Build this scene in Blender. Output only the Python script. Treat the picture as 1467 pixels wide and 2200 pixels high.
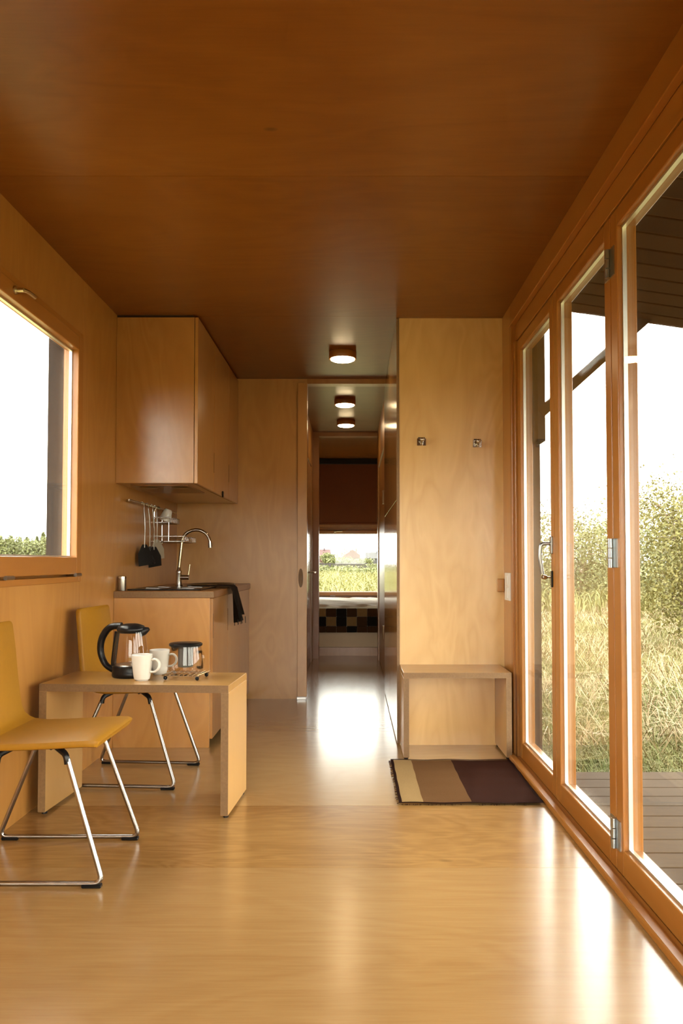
import bpy, bmesh, math, random
import numpy as np
from mathutils import Vector, Matrix

for o in list(bpy.data.objects):
    bpy.data.objects.remove(o)
scene = bpy.context.scene
col = scene.collection
PI = math.pi
R = math.radians
random.seed(7)
rng = np.random.default_rng(11)

# ------------------------------------------------------------------ camera
F_PX = 1700.0
cam_d = bpy.data.cameras.new('camera')
cam = bpy.data.objects.new('camera', cam_d)
col.objects.link(cam)
cam.location = (0, 0, 1.06)
cam_d.sensor_fit = 'VERTICAL'
cam_d.sensor_height = 36.0
cam_d.lens = 36.0 * F_PX / 2200.0
PITCH = 1.9
cam.rotation_euler = (R(90 + PITCH), 0, 0)
cam_d.shift_x = -24.5 / 2200.0
cam_d.shift_y = (107 - F_PX * math.tan(R(PITCH))) / 2200.0
cam_d.clip_start = 0.02
cam_d.clip_end = 2000
scene.camera = cam

# ------------------------------------------------------------------ world, exposure
SKY = 13.0
w = bpy.data.worlds.new('overcast_sky')
scene.world = w
w.use_nodes = True
bg = w.node_tree.nodes['Background']
bg.inputs[0].default_value = (1.0, 0.96, 0.87, 1)
bg.inputs[1].default_value = SKY
vs = scene.view_settings
vs.view_transform = 'Standard'
vs.look = 'None'
vs.gamma = 1.0
vs.use_curve_mapping = False
vs.exposure = 0.0


def portal(name, loc, rot, sx, sy):
    l = bpy.data.lights.new(name, 'AREA')
    l.shape = 'RECTANGLE'
    l.size, l.size_y = sx, sy
    l.cycles.is_portal = True
    o = bpy.data.objects.new(name, l)
    col.objects.link(o)
    o.location = loc
    o.rotation_euler = rot
    return o


# sampling portals for the sky, in the plane of each opening (they give off no light of their own)
portal('sky_portal_doors', (1.0, 2.34, 1.16), (0, R(90), 0), 2.3, 4.1)
portal('sky_portal_window', (-1.545, 3.14, 1.59), (0, R(-90), 0), 1.3, 1.75)
portal('sky_portal_rear', (-0.23, -0.63, 0.90), (R(90), 0, 0), 1.94, 1.8)
portal('sky_portal_bedroom', (-0.06, 11.2, 1.05), (R(-90), 0, 0), 1.8, 1.1)

# ------------------------------------------------------------------ materials
MATS = {}


def new_mat(name):
    m = bpy.data.materials.new(name)
    m.use_nodes = True
    nt = m.node_tree
    MATS[name] = m
    return m, nt, nt.nodes['Principled BSDF']


def N(nt, t, **kw):
    n = nt.nodes.new(t)
    for k, v in kw.items():
        setattr(n, k, v)
    return n


def plain(name, c, rough=0.5, metal=0.0, spec=0.5, noise=0.06, scale=30.0, coat=0.0):
    m, nt, b = new_mat(name)
    b.inputs['Roughness'].default_value = rough
    b.inputs['Metallic'].default_value = metal
    b.inputs['Specular IOR Level'].default_value = spec
    b.inputs['Coat Weight'].default_value = coat
    tc = N(nt, 'ShaderNodeTexCoord')
    no = N(nt, 'ShaderNodeTexNoise')
    no.inputs['Scale'].default_value = scale
    no.inputs['Detail'].default_value = 4
    nt.links.new(tc.outputs['Object'], no.inputs['Vector'])
    mx = N(nt, 'ShaderNodeMix', data_type='RGBA')
    mx.inputs[6].default_value = tuple(max(0, x * (1 - noise)) for x in c) + (1,)
    mx.inputs[7].default_value = tuple(min(1, x * (1 + noise)) for x in c) + (1,)
    nt.links.new(no.outputs['Fac'], mx.inputs[0])
    nt.links.new(mx.outputs[2], b.inputs['Base Color'])
    return m


def wood(name, light, dark, grain='Z', rough=0.35, figure=0.5, fibre=0.5, figscale=1.0, knots=0.0,
         coat=0.0, coat_rough=0.2, vary=0.06, spec=0.5, bump=0.02):
    """rotary-cut birch plywood / solid wood: wandering contour figure, fine fibres, small knots."""
    m, nt, b = new_mat(name)
    L = nt.links
    tc = N(nt, 'ShaderNodeTexCoord')
    oi = N(nt, 'ShaderNodeObjectInfo')
    add = N(nt, 'ShaderNodeVectorMath', operation='ADD')
    L.new(tc.outputs['Object'], add.inputs[0])
    comb = N(nt, 'ShaderNodeMath', operation='MULTIPLY')
    L.new(oi.outputs['Random'], comb.inputs[0])
    comb.inputs[1].default_value = 17.0
    L.new(comb.outputs[0], add.inputs[1])
    ax = 'XYZ'.index(grain)

    def mapped(along, across):
        mp = N(nt, 'ShaderNodeMapping')
        s = [across] * 3
        s[ax] = along
        mp.inputs['Scale'].default_value = s
        L.new(add.outputs[0], mp.inputs['Vector'])
        return mp.outputs[0]
    n1 = N(nt, 'ShaderNodeTexNoise')
    n1.inputs['Scale'].default_value = 1.0
    n1.inputs['Detail'].default_value = 3
    n1.inputs['Distortion'].default_value = 0.6
    L.new(mapped(0.9 * figscale, 3.0 * figscale), n1.inputs['Vector'])
    mul = N(nt, 'ShaderNodeMath', operation='MULTIPLY')
    mul.inputs[1].default_value = 9.0
    L.new(n1.outputs['Fac'], mul.inputs[0])
    pp = N(nt, 'ShaderNodeMath', operation='PINGPONG')
    pp.inputs[1].default_value = 0.5
    L.new(mul.outputs[0], pp.inputs[0])
    n2 = N(nt, 'ShaderNodeTexNoise')
    n2.inputs['Scale'].default_value = 1.0
    n2.inputs['Detail'].default_value = 5
    n2.inputs['Roughness'].default_value = 0.65
    L.new(mapped(5.0, 110.0), n2.inputs['Vector'])
    n3 = N(nt, 'ShaderNodeTexNoise')
    n3.inputs['Scale'].default_value = 1.0
    n3.inputs['Detail'].default_value = 2
    L.new(mapped(0.7, 1.6), n3.inputs['Vector'])
    # weighted sum around 0.5
    def madd(src, k, prev=None):
        a = N(nt, 'ShaderNodeMath', operation='MULTIPLY_ADD')
        L.new(src, a.inputs[0])
        a.inputs[1].default_value = k
        if prev is None:
            a.inputs[2].default_value = 0.0
        else:
            L.new(prev, a.inputs[2])
        return a.outputs[0]
    s = madd(pp.outputs[0], 0.8 * figure)
    s = madd(n2.outputs['Fac'], 0.9 * fibre, s)
    s = madd(n3.outputs['Fac'], 1.2 * figure, s)
    s = madd(oi.outputs['Random'], vary * 6, s)
    off = 0.25 * 0.8 * figure + 0.45 * fibre + 0.6 * figure + vary * 3 - 0.5
    sub = N(nt, 'ShaderNodeMath', operation='SUBTRACT', use_clamp=True)
    L.new(s, sub.inputs[0])
    sub.inputs[1].default_value = off
    mx = N(nt, 'ShaderNodeMix', data_type='RGBA')
    mx.inputs[6].default_value = tuple(dark) + (1,)
    mx.inputs[7].default_value = tuple(light) + (1,)
    L.new(sub.outputs[0], mx.inputs[0])
    out = mx.outputs[2]
    if knots > 0:
        v = N(nt, 'ShaderNodeTexVoronoi')
        v.inputs['Scale'].default_value = 1.0
        v.inputs['Randomness'].default_value = 1.0
        L.new(mapped(1.1, 2.1), v.inputs['Vector'])
        rp = N(nt, 'ShaderNodeMapRange')
        rp.inputs['From Min'].default_value = 0.012
        rp.inputs['From Max'].default_value = 0.035
        rp.inputs['To Min'].default_value = knots
        rp.inputs['To Max'].default_value = 0.0
        L.new(v.outputs['Distance'], rp.inputs['Value'])
        mk = N(nt, 'ShaderNodeMix', data_type='RGBA')
        L.new(rp.outputs[0], mk.inputs[0])
        L.new(out, mk.inputs[6])
        mk.inputs[7].default_value = tuple(x * 0.3 for x in dark) + (1,)
        out = mk.outputs[2]
    L.new(out, b.inputs['Base Color'])
    b.inputs['Roughness'].default_value = rough
    b.inputs['Specular IOR Level'].default_value = spec
    b.inputs['Coat Weight'].default_value = coat
    b.inputs['Coat Roughness'].default_value = coat_rough
    if bump:
        bp = N(nt, 'ShaderNodeBump')
        bp.inputs['Strength'].default_value = bump
        bp.inputs['Distance'].default_value = 0.01
        L.new(sub.outputs[0], bp.inputs['Height'])
        L.new(bp.outputs[0], b.inputs['Normal'])
    return m


def glass(name, tint=(1, 1, 1), f0=0.04, k=1.0):
    m = bpy.data.materials.new(name)
    m.use_nodes = True
    MATS[name] = m
    nt = m.node_tree
    nt.nodes.clear()
    L = nt.links
    out = N(nt, 'ShaderNodeOutputMaterial')
    tr = N(nt, 'ShaderNodeBsdfTransparent')
    tr.inputs[0].default_value = tuple(tint) + (1,)
    gl = N(nt, 'ShaderNodeBsdfGlossy')
    gl.inputs['Roughness'].default_value = 0.0
    gl.inputs['Color'].default_value = (1, 1, 1, 1)
    lw = N(nt, 'ShaderNodeLayerWeight')
    lw.inputs['Blend'].default_value = 0.5
    pw = N(nt, 'ShaderNodeMath', operation='POWER')
    pw.inputs[1].default_value = 5.0
    L.new(lw.outputs['Facing'], pw.inputs[0])
    ma = N(nt, 'ShaderNodeMath', operation='MULTIPLY_ADD', use_clamp=True)
    ma.inputs[1].default_value = (1 - f0) * k
    ma.inputs[2].default_value = f0 * k
    L.new(pw.outputs[0], ma.inputs[0])
    mx = N(nt, 'ShaderNodeMixShader')
    L.new(ma.outputs[0], mx.inputs[0])
    L.new(tr.outputs[0], mx.inputs[1])
    L.new(gl.outputs[0], mx.inputs[2])
    L.new(mx.outputs[0], out.inputs[0])
    return m


def emit(name, c, s):
    m, nt, b = new_mat(name)
    b.inputs['Base Color'].default_value = (0.9, 0.9, 0.85, 1)
    b.inputs['Emission Color'].default_value = tuple(c) + (1,)
    b.inputs['Emission Strength'].default_value = s
    return m


def leafmat(name, c1, c2, c3=None):
    m, nt, b = new_mat(name)
    L = nt.links
    tc = N(nt, 'ShaderNodeTexCoord')
    wn = N(nt, 'ShaderNodeTexNoise')
    wn.inputs['Scale'].default_value = 3.0
    wn.inputs['Detail'].default_value = 8
    wn.inputs['Roughness'].default_value = 0.8
    L.new(tc.outputs['Object'], wn.inputs['Vector'])
    rp = N(nt, 'ShaderNodeValToRGB')
    rp.color_ramp.elements[0].position = 0.36
    rp.color_ramp.elements[0].color = tuple(c1) + (1,)
    rp.color_ramp.elements[1].position = 0.62
    rp.color_ramp.elements[1].color = tuple(c2) + (1,)
    if c3:
        e = rp.color_ramp.elements.new(0.72)
        e.color = tuple(c3) + (1,)
    L.new(wn.outputs['Fac'], rp.inputs[0])
    L.new(rp.outputs[0], b.inputs['Base Color'])
    b.inputs['Roughness'].default_value = 0.6
    b.inputs['Specular IOR Level'].default_value = 0.3
    return m


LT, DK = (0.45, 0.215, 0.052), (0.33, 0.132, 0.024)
wood('ply_wall', LT, DK, 'Z', 0.34, 0.8, 0.3, 1.0, 0.5, spec=0.5, coat=0.25, coat_rough=0.28)
wood('ply_partition', (0.70, 0.45, 0.18), (0.56, 0.325, 0.105), 'Z', 0.30, 0.95, 0.25, 1.1, 0.4, coat=0.9, coat_rough=0.26)
wood('ply_kitchen', (0.56, 0.295, 0.085), (0.42, 0.19, 0.042), 'Z', 0.32, 0.8, 0.3, 1.0, 0.4, coat=0.4, coat_rough=0.28)
wood('ply_ceiling', (0.245, 0.088, 0.013), (0.165, 0.051, 0.006), 'X', 0.30, 0.7, 0.6, 0.8, 0.7, spec=0.24)  # same birch as the walls, darkened so shade sits in its colour
wood('ply_floor', (0.46, 0.295, 0.122), (0.31, 0.17, 0.058), 'X', 0.23, 0.4, 0.75, 1.0, 0.4, vary=0.1, coat=0.5, coat_rough=0.18)
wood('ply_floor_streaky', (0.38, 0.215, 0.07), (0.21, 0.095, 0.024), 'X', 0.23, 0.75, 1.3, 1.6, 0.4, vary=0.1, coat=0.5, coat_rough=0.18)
wood('ply_cabinet', (0.47, 0.23, 0.058), (0.37, 0.155, 0.032), 'Z', 0.28, 0.9, 0.2, 1.2, 0.3, coat=0.8, coat_rough=0.25)
wood('ply_gloss', (0.42, 0.215, 0.062), (0.32, 0.145, 0.038), 'Z', 0.14, 0.4, 0.25, 1.0, 0.0)
wood('ply_table', (0.49, 0.285, 0.105), (0.39, 0.21, 0.066), 'Z', 0.3, 0.35, 0.2, 1.2, 0.0)
wood('ply_table_top', (0.49, 0.285, 0.105), (0.39, 0.21, 0.066), 'X', 0.25, 0.35, 0.2, 1.2, 0.0)
wood('ply_edge', (0.25, 0.14, 0.055), (0.13, 0.065, 0.024), 'Y', 0.5, 0.2, 1.2, 1.0, 0.0)
wood('ply_edge_base', (0.36, 0.21, 0.085), (0.27, 0.145, 0.055), 'X', 0.5, 0.3, 0.8, 1.0, 0.0)
wood('pine_frame_z', (0.385, 0.16, 0.03), (0.29, 0.10, 0.015), 'Z', 0.3, 0.3, 0.3, 1.0, 0.0)
wood('pine_frame_y', (0.385, 0.16, 0.03), (0.29, 0.10, 0.015), 'Y', 0.3, 0.3, 0.3, 1.0, 0.0)
wood('worktop', (0.30, 0.135, 0.038), (0.20, 0.078, 0.019), 'Y', 0.28, 0.4, 0.5, 1.0, 0.0)
wood('deck_wood', (0.075, 0.053, 0.034), (0.042, 0.028, 0.018), 'X', 0.85, 0.4, 0.7, 1.0, 0.0, vary=0.12, spec=0.12)
wood('canopy_wood', (0.05, 0.025, 0.011), (0.026, 0.012, 0.005), 'X', 0.8, 0.4, 0.6, 1.0, 0.0, vary=0.12, spec=0.15)
wood('lit_seam_wood', (0.30, 0.17, 0.08), (0.22, 0.12, 0.05), 'X', 0.8, 0.4, 0.6, 1.0, 0.0)
wood('dark_cladding', (0.032, 0.024, 0.020), (0.018, 0.013, 0.011), 'Z', 0.7, 0.4, 0.6, 1.0, 0.0, spec=0.2)
wood('bark', (0.30, 0.24, 0.17), (0.14, 0.10, 0.07), 'Z', 0.8, 0.4, 0.8, 3.0, 0.0)
plain('dark_gap', (0.03, 0.015, 0.008), 0.8)
plain('chrome', (0.55, 0.53, 0.50), 0.14, 1.0, noise=0.02)
plain('steel', (0.42, 0.405, 0.385), 0.3, 1.0, noise=0.04)
plain('aluminium', (0.80, 0.79, 0.74), 0.35, 0.9, noise=0.03)
plain('hinge_metal', (0.42, 0.46, 0.48), 0.32, 1.0, noise=0.04)
plain('chair_chrome', (0.34, 0.32, 0.30), 0.24, 1.0, noise=0.02)
plain('mesh_steel', (0.07, 0.068, 0.064), 0.75, 0.0, spec=0.2, noise=0.2, scale=400)
plain('brass_grey', (0.55, 0.46, 0.30), 0.3, 1.0, noise=0.05)
plain('black_plastic', (0.006, 0.0055, 0.0055), 0.3, spec=0.25, noise=0.1)
plain('black_matte', (0.012, 0.010, 0.009), 0.6, noise=0.1)
plain('mustard', (0.31, 0.14, 0.007), 0.5, spec=0.3, noise=0.07, scale=60)
plain('white_ceramic', (0.66, 0.63, 0.57), 0.12, noise=0.01)
plain('white_plastic', (0.68, 0.66, 0.60), 0.35, noise=0.02)
plain('linen', (0.86, 0.82, 0.74), 0.85, noise=0.04)
plain('cream_board', (0.66, 0.52, 0.34), 0.5, noise=0.04)
plain('rug_cream', (0.52, 0.36, 0.165), 0.95, spec=0.1, noise=0.14, scale=180)
plain('rug_tan', (0.24, 0.12, 0.048), 0.95, spec=0.1, noise=0.14, scale=180)
plain('rug_brown', (0.06, 0.019, 0.011), 0.95, spec=0.1, noise=0.2, scale=180)
plain('rug_edge', (0.035, 0.012, 0.008), 0.95, spec=0.1, noise=0.2, scale=180)
plain('patch_black', (0.012, 0.010, 0.008), 0.9, spec=0.1, noise=0.2)
plain('patch_brown', (0.06, 0.028, 0.012), 0.9, spec=0.1, noise=0.2)
plain('patch_tan', (0.24, 0.15, 0.06), 0.9, spec=0.1, noise=0.15)
plain('wall_shade_brown', (0.20, 0.07, 0.028), 0.8, spec=0.2, noise=0.06)
plain('silicone_pale', (0.55, 0.48, 0.36), 0.5)
plain('house_pink', (0.045, 0.016, 0.016), 0.8)
plain('house_cream', (0.045, 0.037, 0.025), 0.8)
plain('house_grey', (0.030, 0.031, 0.033), 0.8)
plain('roof_red', (0.043, 0.014, 0.006), 0.8)
plain('roof_pink', (0.051, 0.023, 0.022), 0.8)
plain('roof_grey', (0.028, 0.029, 0.030), 0.7)
plain('house_white', (0.085, 0.082, 0.076), 0.7)
plain('window_dark', (0.006, 0.007, 0.008), 0.2)
plain('fence_dark', (0.016, 0.013, 0.014), 0.8)
glass('pane_glass', (0.985, 0.99, 0.98), 0.04, 0.45)
glass('vessel_glass', (0.975, 0.96, 0.94), 0.04, 0.6)
emit('lamp_lens', (1.0, 0.75, 0.42), 38.0)
leafmat('birch_leaf', (0.072, 0.078, 0.020), (0.173, 0.155, 0.045), (0.302, 0.215, 0.054))
leafmat('shrub_leaf', (0.072, 0.090, 0.032), (0.158, 0.162, 0.064), (0.259, 0.223, 0.096))
leafmat('far_leaf', (0.065, 0.08, 0.028), (0.13, 0.14, 0.05), (0.21, 0.19, 0.075))
leafmat('conifer_leaf', (0.055, 0.074, 0.030), (0.121, 0.137, 0.050), (0.242, 0.210, 0.070))
leafmat('grass_blade', (0.085, 0.10, 0.022), (0.185, 0.165, 0.06), (0.30, 0.245, 0.13))
leafmat('straw_blade', (0.211, 0.160, 0.083), (0.298, 0.230, 0.135), (0.347, 0.275, 0.180))

leafmat('green_blade', (0.055, 0.085, 0.012), (0.11, 0.135, 0.028), (0.22, 0.20, 0.07))

m, nt, b = new_mat('ground_turf')
tc = N(nt, 'ShaderNodeTexCoord')
n1 = N(nt, 'ShaderNodeTexNoise')
n1.inputs['Scale'].default_value = 0.35
n1.inputs['Detail'].default_value = 10
n1.inputs['Roughness'].default_value = 0.7
nt.links.new(tc.outputs['Object'], n1.inputs['Vector'])
rp = N(nt, 'ShaderNodeValToRGB')
cr = rp.color_ramp
cr.elements[0].position, cr.elements[0].color = 0.32, (0.08, 0.085, 0.026, 1)
cr.elements[1].position, cr.elements[1].color = 0.68, (0.27, 0.215, 0.105, 1)
e = cr.elements.new(0.5)
e.color = (0.17, 0.15, 0.06, 1)
nt.links.new(n1.outputs['Fac'], rp.inputs[0])
nt.links.new(rp.outputs[0], b.inputs['Base Color'])
b.inputs['Roughness'].default_value = 0.9
b.inputs['Specular IOR Level'].default_value = 0.1


# ------------------------------------------------------------------ mesh helpers
def box(bm, x0, x1, y0, y1, z0, z1, bev=0.0, seg=1):
    x0, x1 = min(x0, x1), max(x0, x1)
    y0, y1 = min(y0, y1), max(y0, y1)
    z0, z1 = min(z0, z1), max(z0, z1)
    v = [bm.verts.new(p) for p in ((x0, y0, z0), (x1, y0, z0), (x1, y1, z0), (x0, y1, z0),
                                   (x0, y0, z1), (x1, y0, z1), (x1, y1, z1), (x0, y1, z1))]
    f = [bm.faces.new([v[i] for i in q]) for q in ((3, 2, 1, 0), (4, 5, 6, 7), (0, 1, 5, 4), (1, 2, 6, 5), (2, 3, 7, 6), (3, 0, 4, 7))]
    if bev > 0:
        es = list({e for q in f for e in q.edges})
        bmesh.ops.bevel(bm, geom=es, offset=bev, segments=seg, affect='EDGES', profile=0.5)
    return bm


def fillet(pts, r, n=5):
    """round the inner corners of a polyline"""
    P = [Vector(p) for p in pts]
    out = [P[0]]
    for i in range(1, len(P) - 1):
        a, c, d = P[i - 1], P[i], P[i + 1]
        u, v = (a - c), (d - c)
        k = min(r, u.length * 0.49, v.length * 0.49)
        s, e = c + u.normalized() * k, c + v.normalized() * k
        for j in range(n + 1):
            t = j / n
            out.append(s * (1 - t) ** 2 + c * 2 * t * (1 - t) + e * t * t)
    out.append(P[-1])
    return out


def tube(bm, pts, r, seg=8, cap=True, flat=1.0):
    P = [Vector(p) for p in pts]
    n = len(P)
    rad = r if isinstance(r, (list, tuple)) else [r] * n
    T = []
    for i in range(n):
        a = P[max(0, i - 1)]
        c = P[min(n - 1, i + 1)]
        T.append((c - a).normalized())
    up = Vector((0, 0, 1)) if abs(T[0].z) < 0.9 else Vector((0, 1, 0))
    nrm = (up - T[0] * up.dot(T[0])).normalized()
    rings = []
    for i in range(n):
        if i:
            nrm = (nrm - T[i] * nrm.dot(T[i]))
            nrm = nrm.normalized() if nrm.length > 1e-6 else T[i].orthogonal().normalized()
        bi = T[i].cross(nrm)
        rings.append([bm.verts.new(P[i] + nrm * math.cos(2 * PI * j / seg) * rad[i] + bi * math.sin(2 * PI * j / seg) * rad[i] * flat) for j in range(seg)])
    for i in range(n - 1):
        for j in range(seg):
            k = (j + 1) % seg
            bm.faces.new((rings[i][j], rings[i][k], rings[i + 1][k], rings[i + 1][j]))
    if cap:
        bm.faces.new(list(reversed(rings[0])))
        bm.faces.new(rings[-1])
    return bm


def lathe(bm, prof, seg=32, cx=0, cy=0, sx=1.0, sy=1.0):
    """prof: (radius, z) from the outside; first / last radius 0 closes the end"""
    rings = []
    for r, z in prof:
        if r <= 1e-6:
            rings.append([bm.verts.new((cx, cy, z))])
        else:
            rings.append([bm.verts.new((cx + sx * r * math.cos(2 * PI * j / seg), cy + sy * r * math.sin(2 * PI * j / seg), z)) for j in range(seg)])
    for a, c in zip(rings, rings[1:]):
        for j in range(seg):
            k = (j + 1) % seg
            if len(a) == 1 and len(c) == 1:
                continue
            if len(a) == 1:
                bm.faces.new((a[0], c[k], c[j]))
            elif len(c) == 1:
                bm.faces.new((a[j], a[k], c[0]))
            else:
                bm.faces.new((a[j], a[k], c[k], c[j]))
    return bm


def ob(name, bm, mat, parent=None, smooth=False, kind=None):
    if isinstance(bm, bmesh.types.BMesh):
        bmesh.ops.recalc_face_normals(bm, faces=bm.faces)
        me = bpy.data.meshes.new(name)
        bm.to_mesh(me)
        bm.free()
    else:
        me = bm
    if mat is not None and not me.materials:
        me.materials.append(MATS[mat])
    if smooth:
        me.polygons.foreach_set('use_smooth', [True] * len(me.polygons))
        try:
            me.set_sharp_from_angle(angle=R(42))
        except Exception:
            pass
    o = bpy.data.objects.new(name, me)
    col.objects.link(o)
    if parent is not None:
        o.parent = parent
    if kind:
        o['kind'] = kind
    return o


def nb():
    return bmesh.new()


def bob(name, dims, mat, parent=None, bev=0.0, kind=None, seg=1):
    return ob(name, box(nb(), *dims, bev, seg), mat, parent, kind=kind)


def tag(o, label, cat, group=None):
    o['label'] = label
    o['category'] = cat
    if group:
        o['group'] = group
    return o


def thing(name, label, cat, loc=(0, 0, 0), rz=0.0, group=None):
    o = bpy.data.objects.new(name, None)
    o.empty_display_size = 0.1
    col.objects.link(o)
    o.location = loc
    o.rotation_euler = (0, 0, rz)
    return tag(o, label, cat, group)


def struct(name, label, loc=(0, 0, 0)):
    o = bpy.data.objects.new(name, None)
    o.empty_display_size = 0.1
    col.objects.link(o)
    o.location = loc
    o['kind'] = 'structure'
    o['label'] = label
    o['category'] = name.split('_')[0]
    return o


def copy_tree(o, parent=None):
    c = o.copy()
    col.objects.link(c)
    c.parent = parent
    for ch in list(o.children):
        copy_tree(ch, c)
    return c


# ------------------------------------------------------------------ room shell
XL, XR, ZC = -1.373, 0.88, 2.495       # inner faces of the side walls, ceiling
YF, YB = -0.45, 11.0                   # wall behind the camera, far bedroom wall
YK = 6.17                              # wall closing the kitchen
YP = 4.62                              # front of the partition with the hooks
XH = 0.272                             # hall side of the partition
WT = 0.16
GAP = 0.0015

# floor: sheets of plywood laid across the room
fl = struct('floor', 'lacquered birch plywood floor of wide sheets')
bob('subfloor', (XL - WT, XR + 0.10, YF - WT, YB + WT, -0.20, -0.018), 'dark_gap', fl)
ys = [YF, 1.40, 2.78, 3.48, 4.98, 6.48, 7.98, 9.48, YB]
for a, c in zip(ys, ys[1:]):
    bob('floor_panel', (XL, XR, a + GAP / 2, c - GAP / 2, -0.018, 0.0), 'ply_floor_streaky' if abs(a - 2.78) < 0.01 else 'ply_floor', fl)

# ceiling sheets
ce = struct('ceiling', 'birch plywood ceiling of wide sheets, darkened orange-brown as shade')
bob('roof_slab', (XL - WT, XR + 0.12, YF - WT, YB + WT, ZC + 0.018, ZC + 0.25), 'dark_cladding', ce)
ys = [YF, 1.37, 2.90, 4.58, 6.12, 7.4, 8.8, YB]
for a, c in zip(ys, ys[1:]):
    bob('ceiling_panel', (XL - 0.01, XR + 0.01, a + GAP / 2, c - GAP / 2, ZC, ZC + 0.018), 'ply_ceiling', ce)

# left wall with the window opening
WY0, WY1, WZ0, WZ1 = 2.30, 3.983, 0.96, 2.213
wl = struct('wall_left', 'birch plywood wall with a wide window in it')
for d in ((YF - WT, WY0 - GAP, -0.02, ZC + 0.02), (WY0, WY1, -0.02, WZ0), (WY0, WY1, WZ1, ZC + 0.02), (WY1 + GAP, 6.2, -0.02, ZC + 0.02), (6.2 + GAP, YB + WT, -0.02, ZC + 0.02)):
    bob('wall_panel', (XL - WT, XL, d[0], d[1], d[2], d[3]), 'ply_wall', wl)

# right wall: strip beside the partition, strip above the doors, and the bedroom side
DY0, DY1, DZ1 = 0.33, 4.395, 2.37
wr = struct('wall_right', 'plywood wall strips framing the glazed folding doors')
bob('wall_panel', (XR, XR + 0.10, DY1, YP + 0.02, -0.02, ZC + 0.02), 'ply_wall', wr)
bob('wall_panel', (XR, XR + 0.10, DY0, DY1, DZ1, ZC + 0.02), 'pine_frame_y', wr)
bob('wall_panel', (XR, XR + 0.10, YF - WT, DY0, -0.02, ZC + 0.02), 'ply_wall', wr)
bob('wall_panel', (XR, XR + 0.10, YP + 0.02 + GAP, YB + WT, -0.02, ZC + 0.02), 'ply_wall', wr)

# unseen wall behind the camera; opening added, its low top shaped for the light
RX0, RX1, RZ1 = -1.20, 0.74, 1.80
wf = struct('wall_front', 'unseen plywood end wall around an opening shaped for the light')
bob('wall_panel', (XL, RX0, YF - WT, YF, 0, ZC), 'ply_wall', wf)
bob('wall_panel', (RX1, XR, YF - WT, YF, 0, ZC), 'ply_wall', wf)
bob('wall_panel', (RX0, RX1, YF - WT, YF, RZ1, ZC), 'ply_wall', wf)
bob('added_threshold', (RX0, RX1, YF - WT, YF, -0.018, 0.02), 'ply_wall', wf)

# wall closing the kitchen, with the hall opening beside it
wk = struct('wall_back', 'plywood wall closing the kitchen beside the hall opening')
bob('wall_panel', (XL, -0.36, YK, YK + 0.10, 0, ZC), 'ply_kitchen', wk)
bob('lintel', (-0.36, XH, YK, YK + 0.10, 2.457, ZC), 'ply_wall', wk)

# partition block with the coat hooks; its hall side is faced with glossy panels
wp = struct('wall_partition', 'pale birch plywood partition wall carrying two coat hooks')
bob('wall_panel', (XH, XR, YP, YP + 0.05, 0, ZC), 'ply_partition', wp)
bob('core', (XH + 0.018, XR, YP + 0.05, 6.42, 0, ZC), 'dark_gap', wp)
for (a, c) in ((YP + 0.004, 5.50), (5.504, 6.42)):
    for (z0, z1) in ((0.012, 1.418), (1.423, ZC - 0.004)):
        bob('hall_panel', (XH - 0.016, XH + 0.0, a, c, z0, z1), 'ply_gloss', wp, 0.001)
bob('edge_strip', (XH - 0.016, XH, YP - 0.004, YP + 0.004, 0.012, ZC - 0.004), 'ply_edge', wp)
bob('core', (XH + 0.001, XH + 0.018, YP + 0.05, 6.42, 0, ZC), 'dark_gap', wp)

wh = struct('wall_hall_right', 'plywood hall wall beyond the glossy panels')
bob('wall_panel', (XH, XH + 0.09, 6.42, 6.95, 0, ZC), 'ply_wall', wh)
bob('wall_panel', (XH, XH + 0.09, 8.55, 8.82, 0, ZC), 'ply_wall', wh)
bob('wall_panel', (XH, XH + 0.09, 6.95, 8.55, 2.08, ZC), 'ply_wall', wh)
wh2 = struct('wall_hall_left', 'plywood hall wall with a flush door')
bob('wall_panel', (-0.53, -0.44, YK + 0.10, 7.55, 0, ZC), 'ply_wall', wh2)
bob('wall_panel', (-0.53, -0.44, 7.55, 8.45, 2.08, ZC), 'ply_wall', wh2)
bob('wall_panel', (-0.53, -0.44, 8.45, 8.74, 0, ZC), 'ply_wall', wh2)
wb0 = struct('wall_bedroom_near', 'plywood wall around the bedroom doorway')
bob('wall_panel', (XL, -0.44, 8.74, 8.82, 0, ZC), 'ply_wall', wb0)
bob('wall_panel', (XH + 0.09, XR, 8.74, 8.82, 0, ZC), 'ply_wall', wb0)
t3 = struct('trim_3', 'plywood doorway frame at the bedroom')
bob('jamb', (-0.44, -0.375, 8.72, 8.84, 0, ZC), 'pine_frame_z', t3)
bob('header', (-0.375, XH, 8.72, 8.84, 2.45, ZC), 'pine_frame_z', t3)

# bedroom far wall with its window
BX0, BX1, BZ0, BZ1 = -0.95, 0.83, 0.55, 1.53
wb = struct('wall_bedroom_far', 'plywood bedroom end wall with a low window')
bob('wall_panel', (XL, BX0, YB, YB + WT, 0, ZC), 'ply_wall', wb)
bob('wall_panel', (BX1, XR, YB, YB + WT, 0, ZC), 'ply_wall', wb)
bob('wall_panel', (BX0, BX1, YB, YB + WT, 0, BZ0), 'ply_wall', wb)
bob('wall_panel', (BX0, BX1, YB, YB + WT, BZ1, ZC), 'ply_wall', wb)


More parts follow.
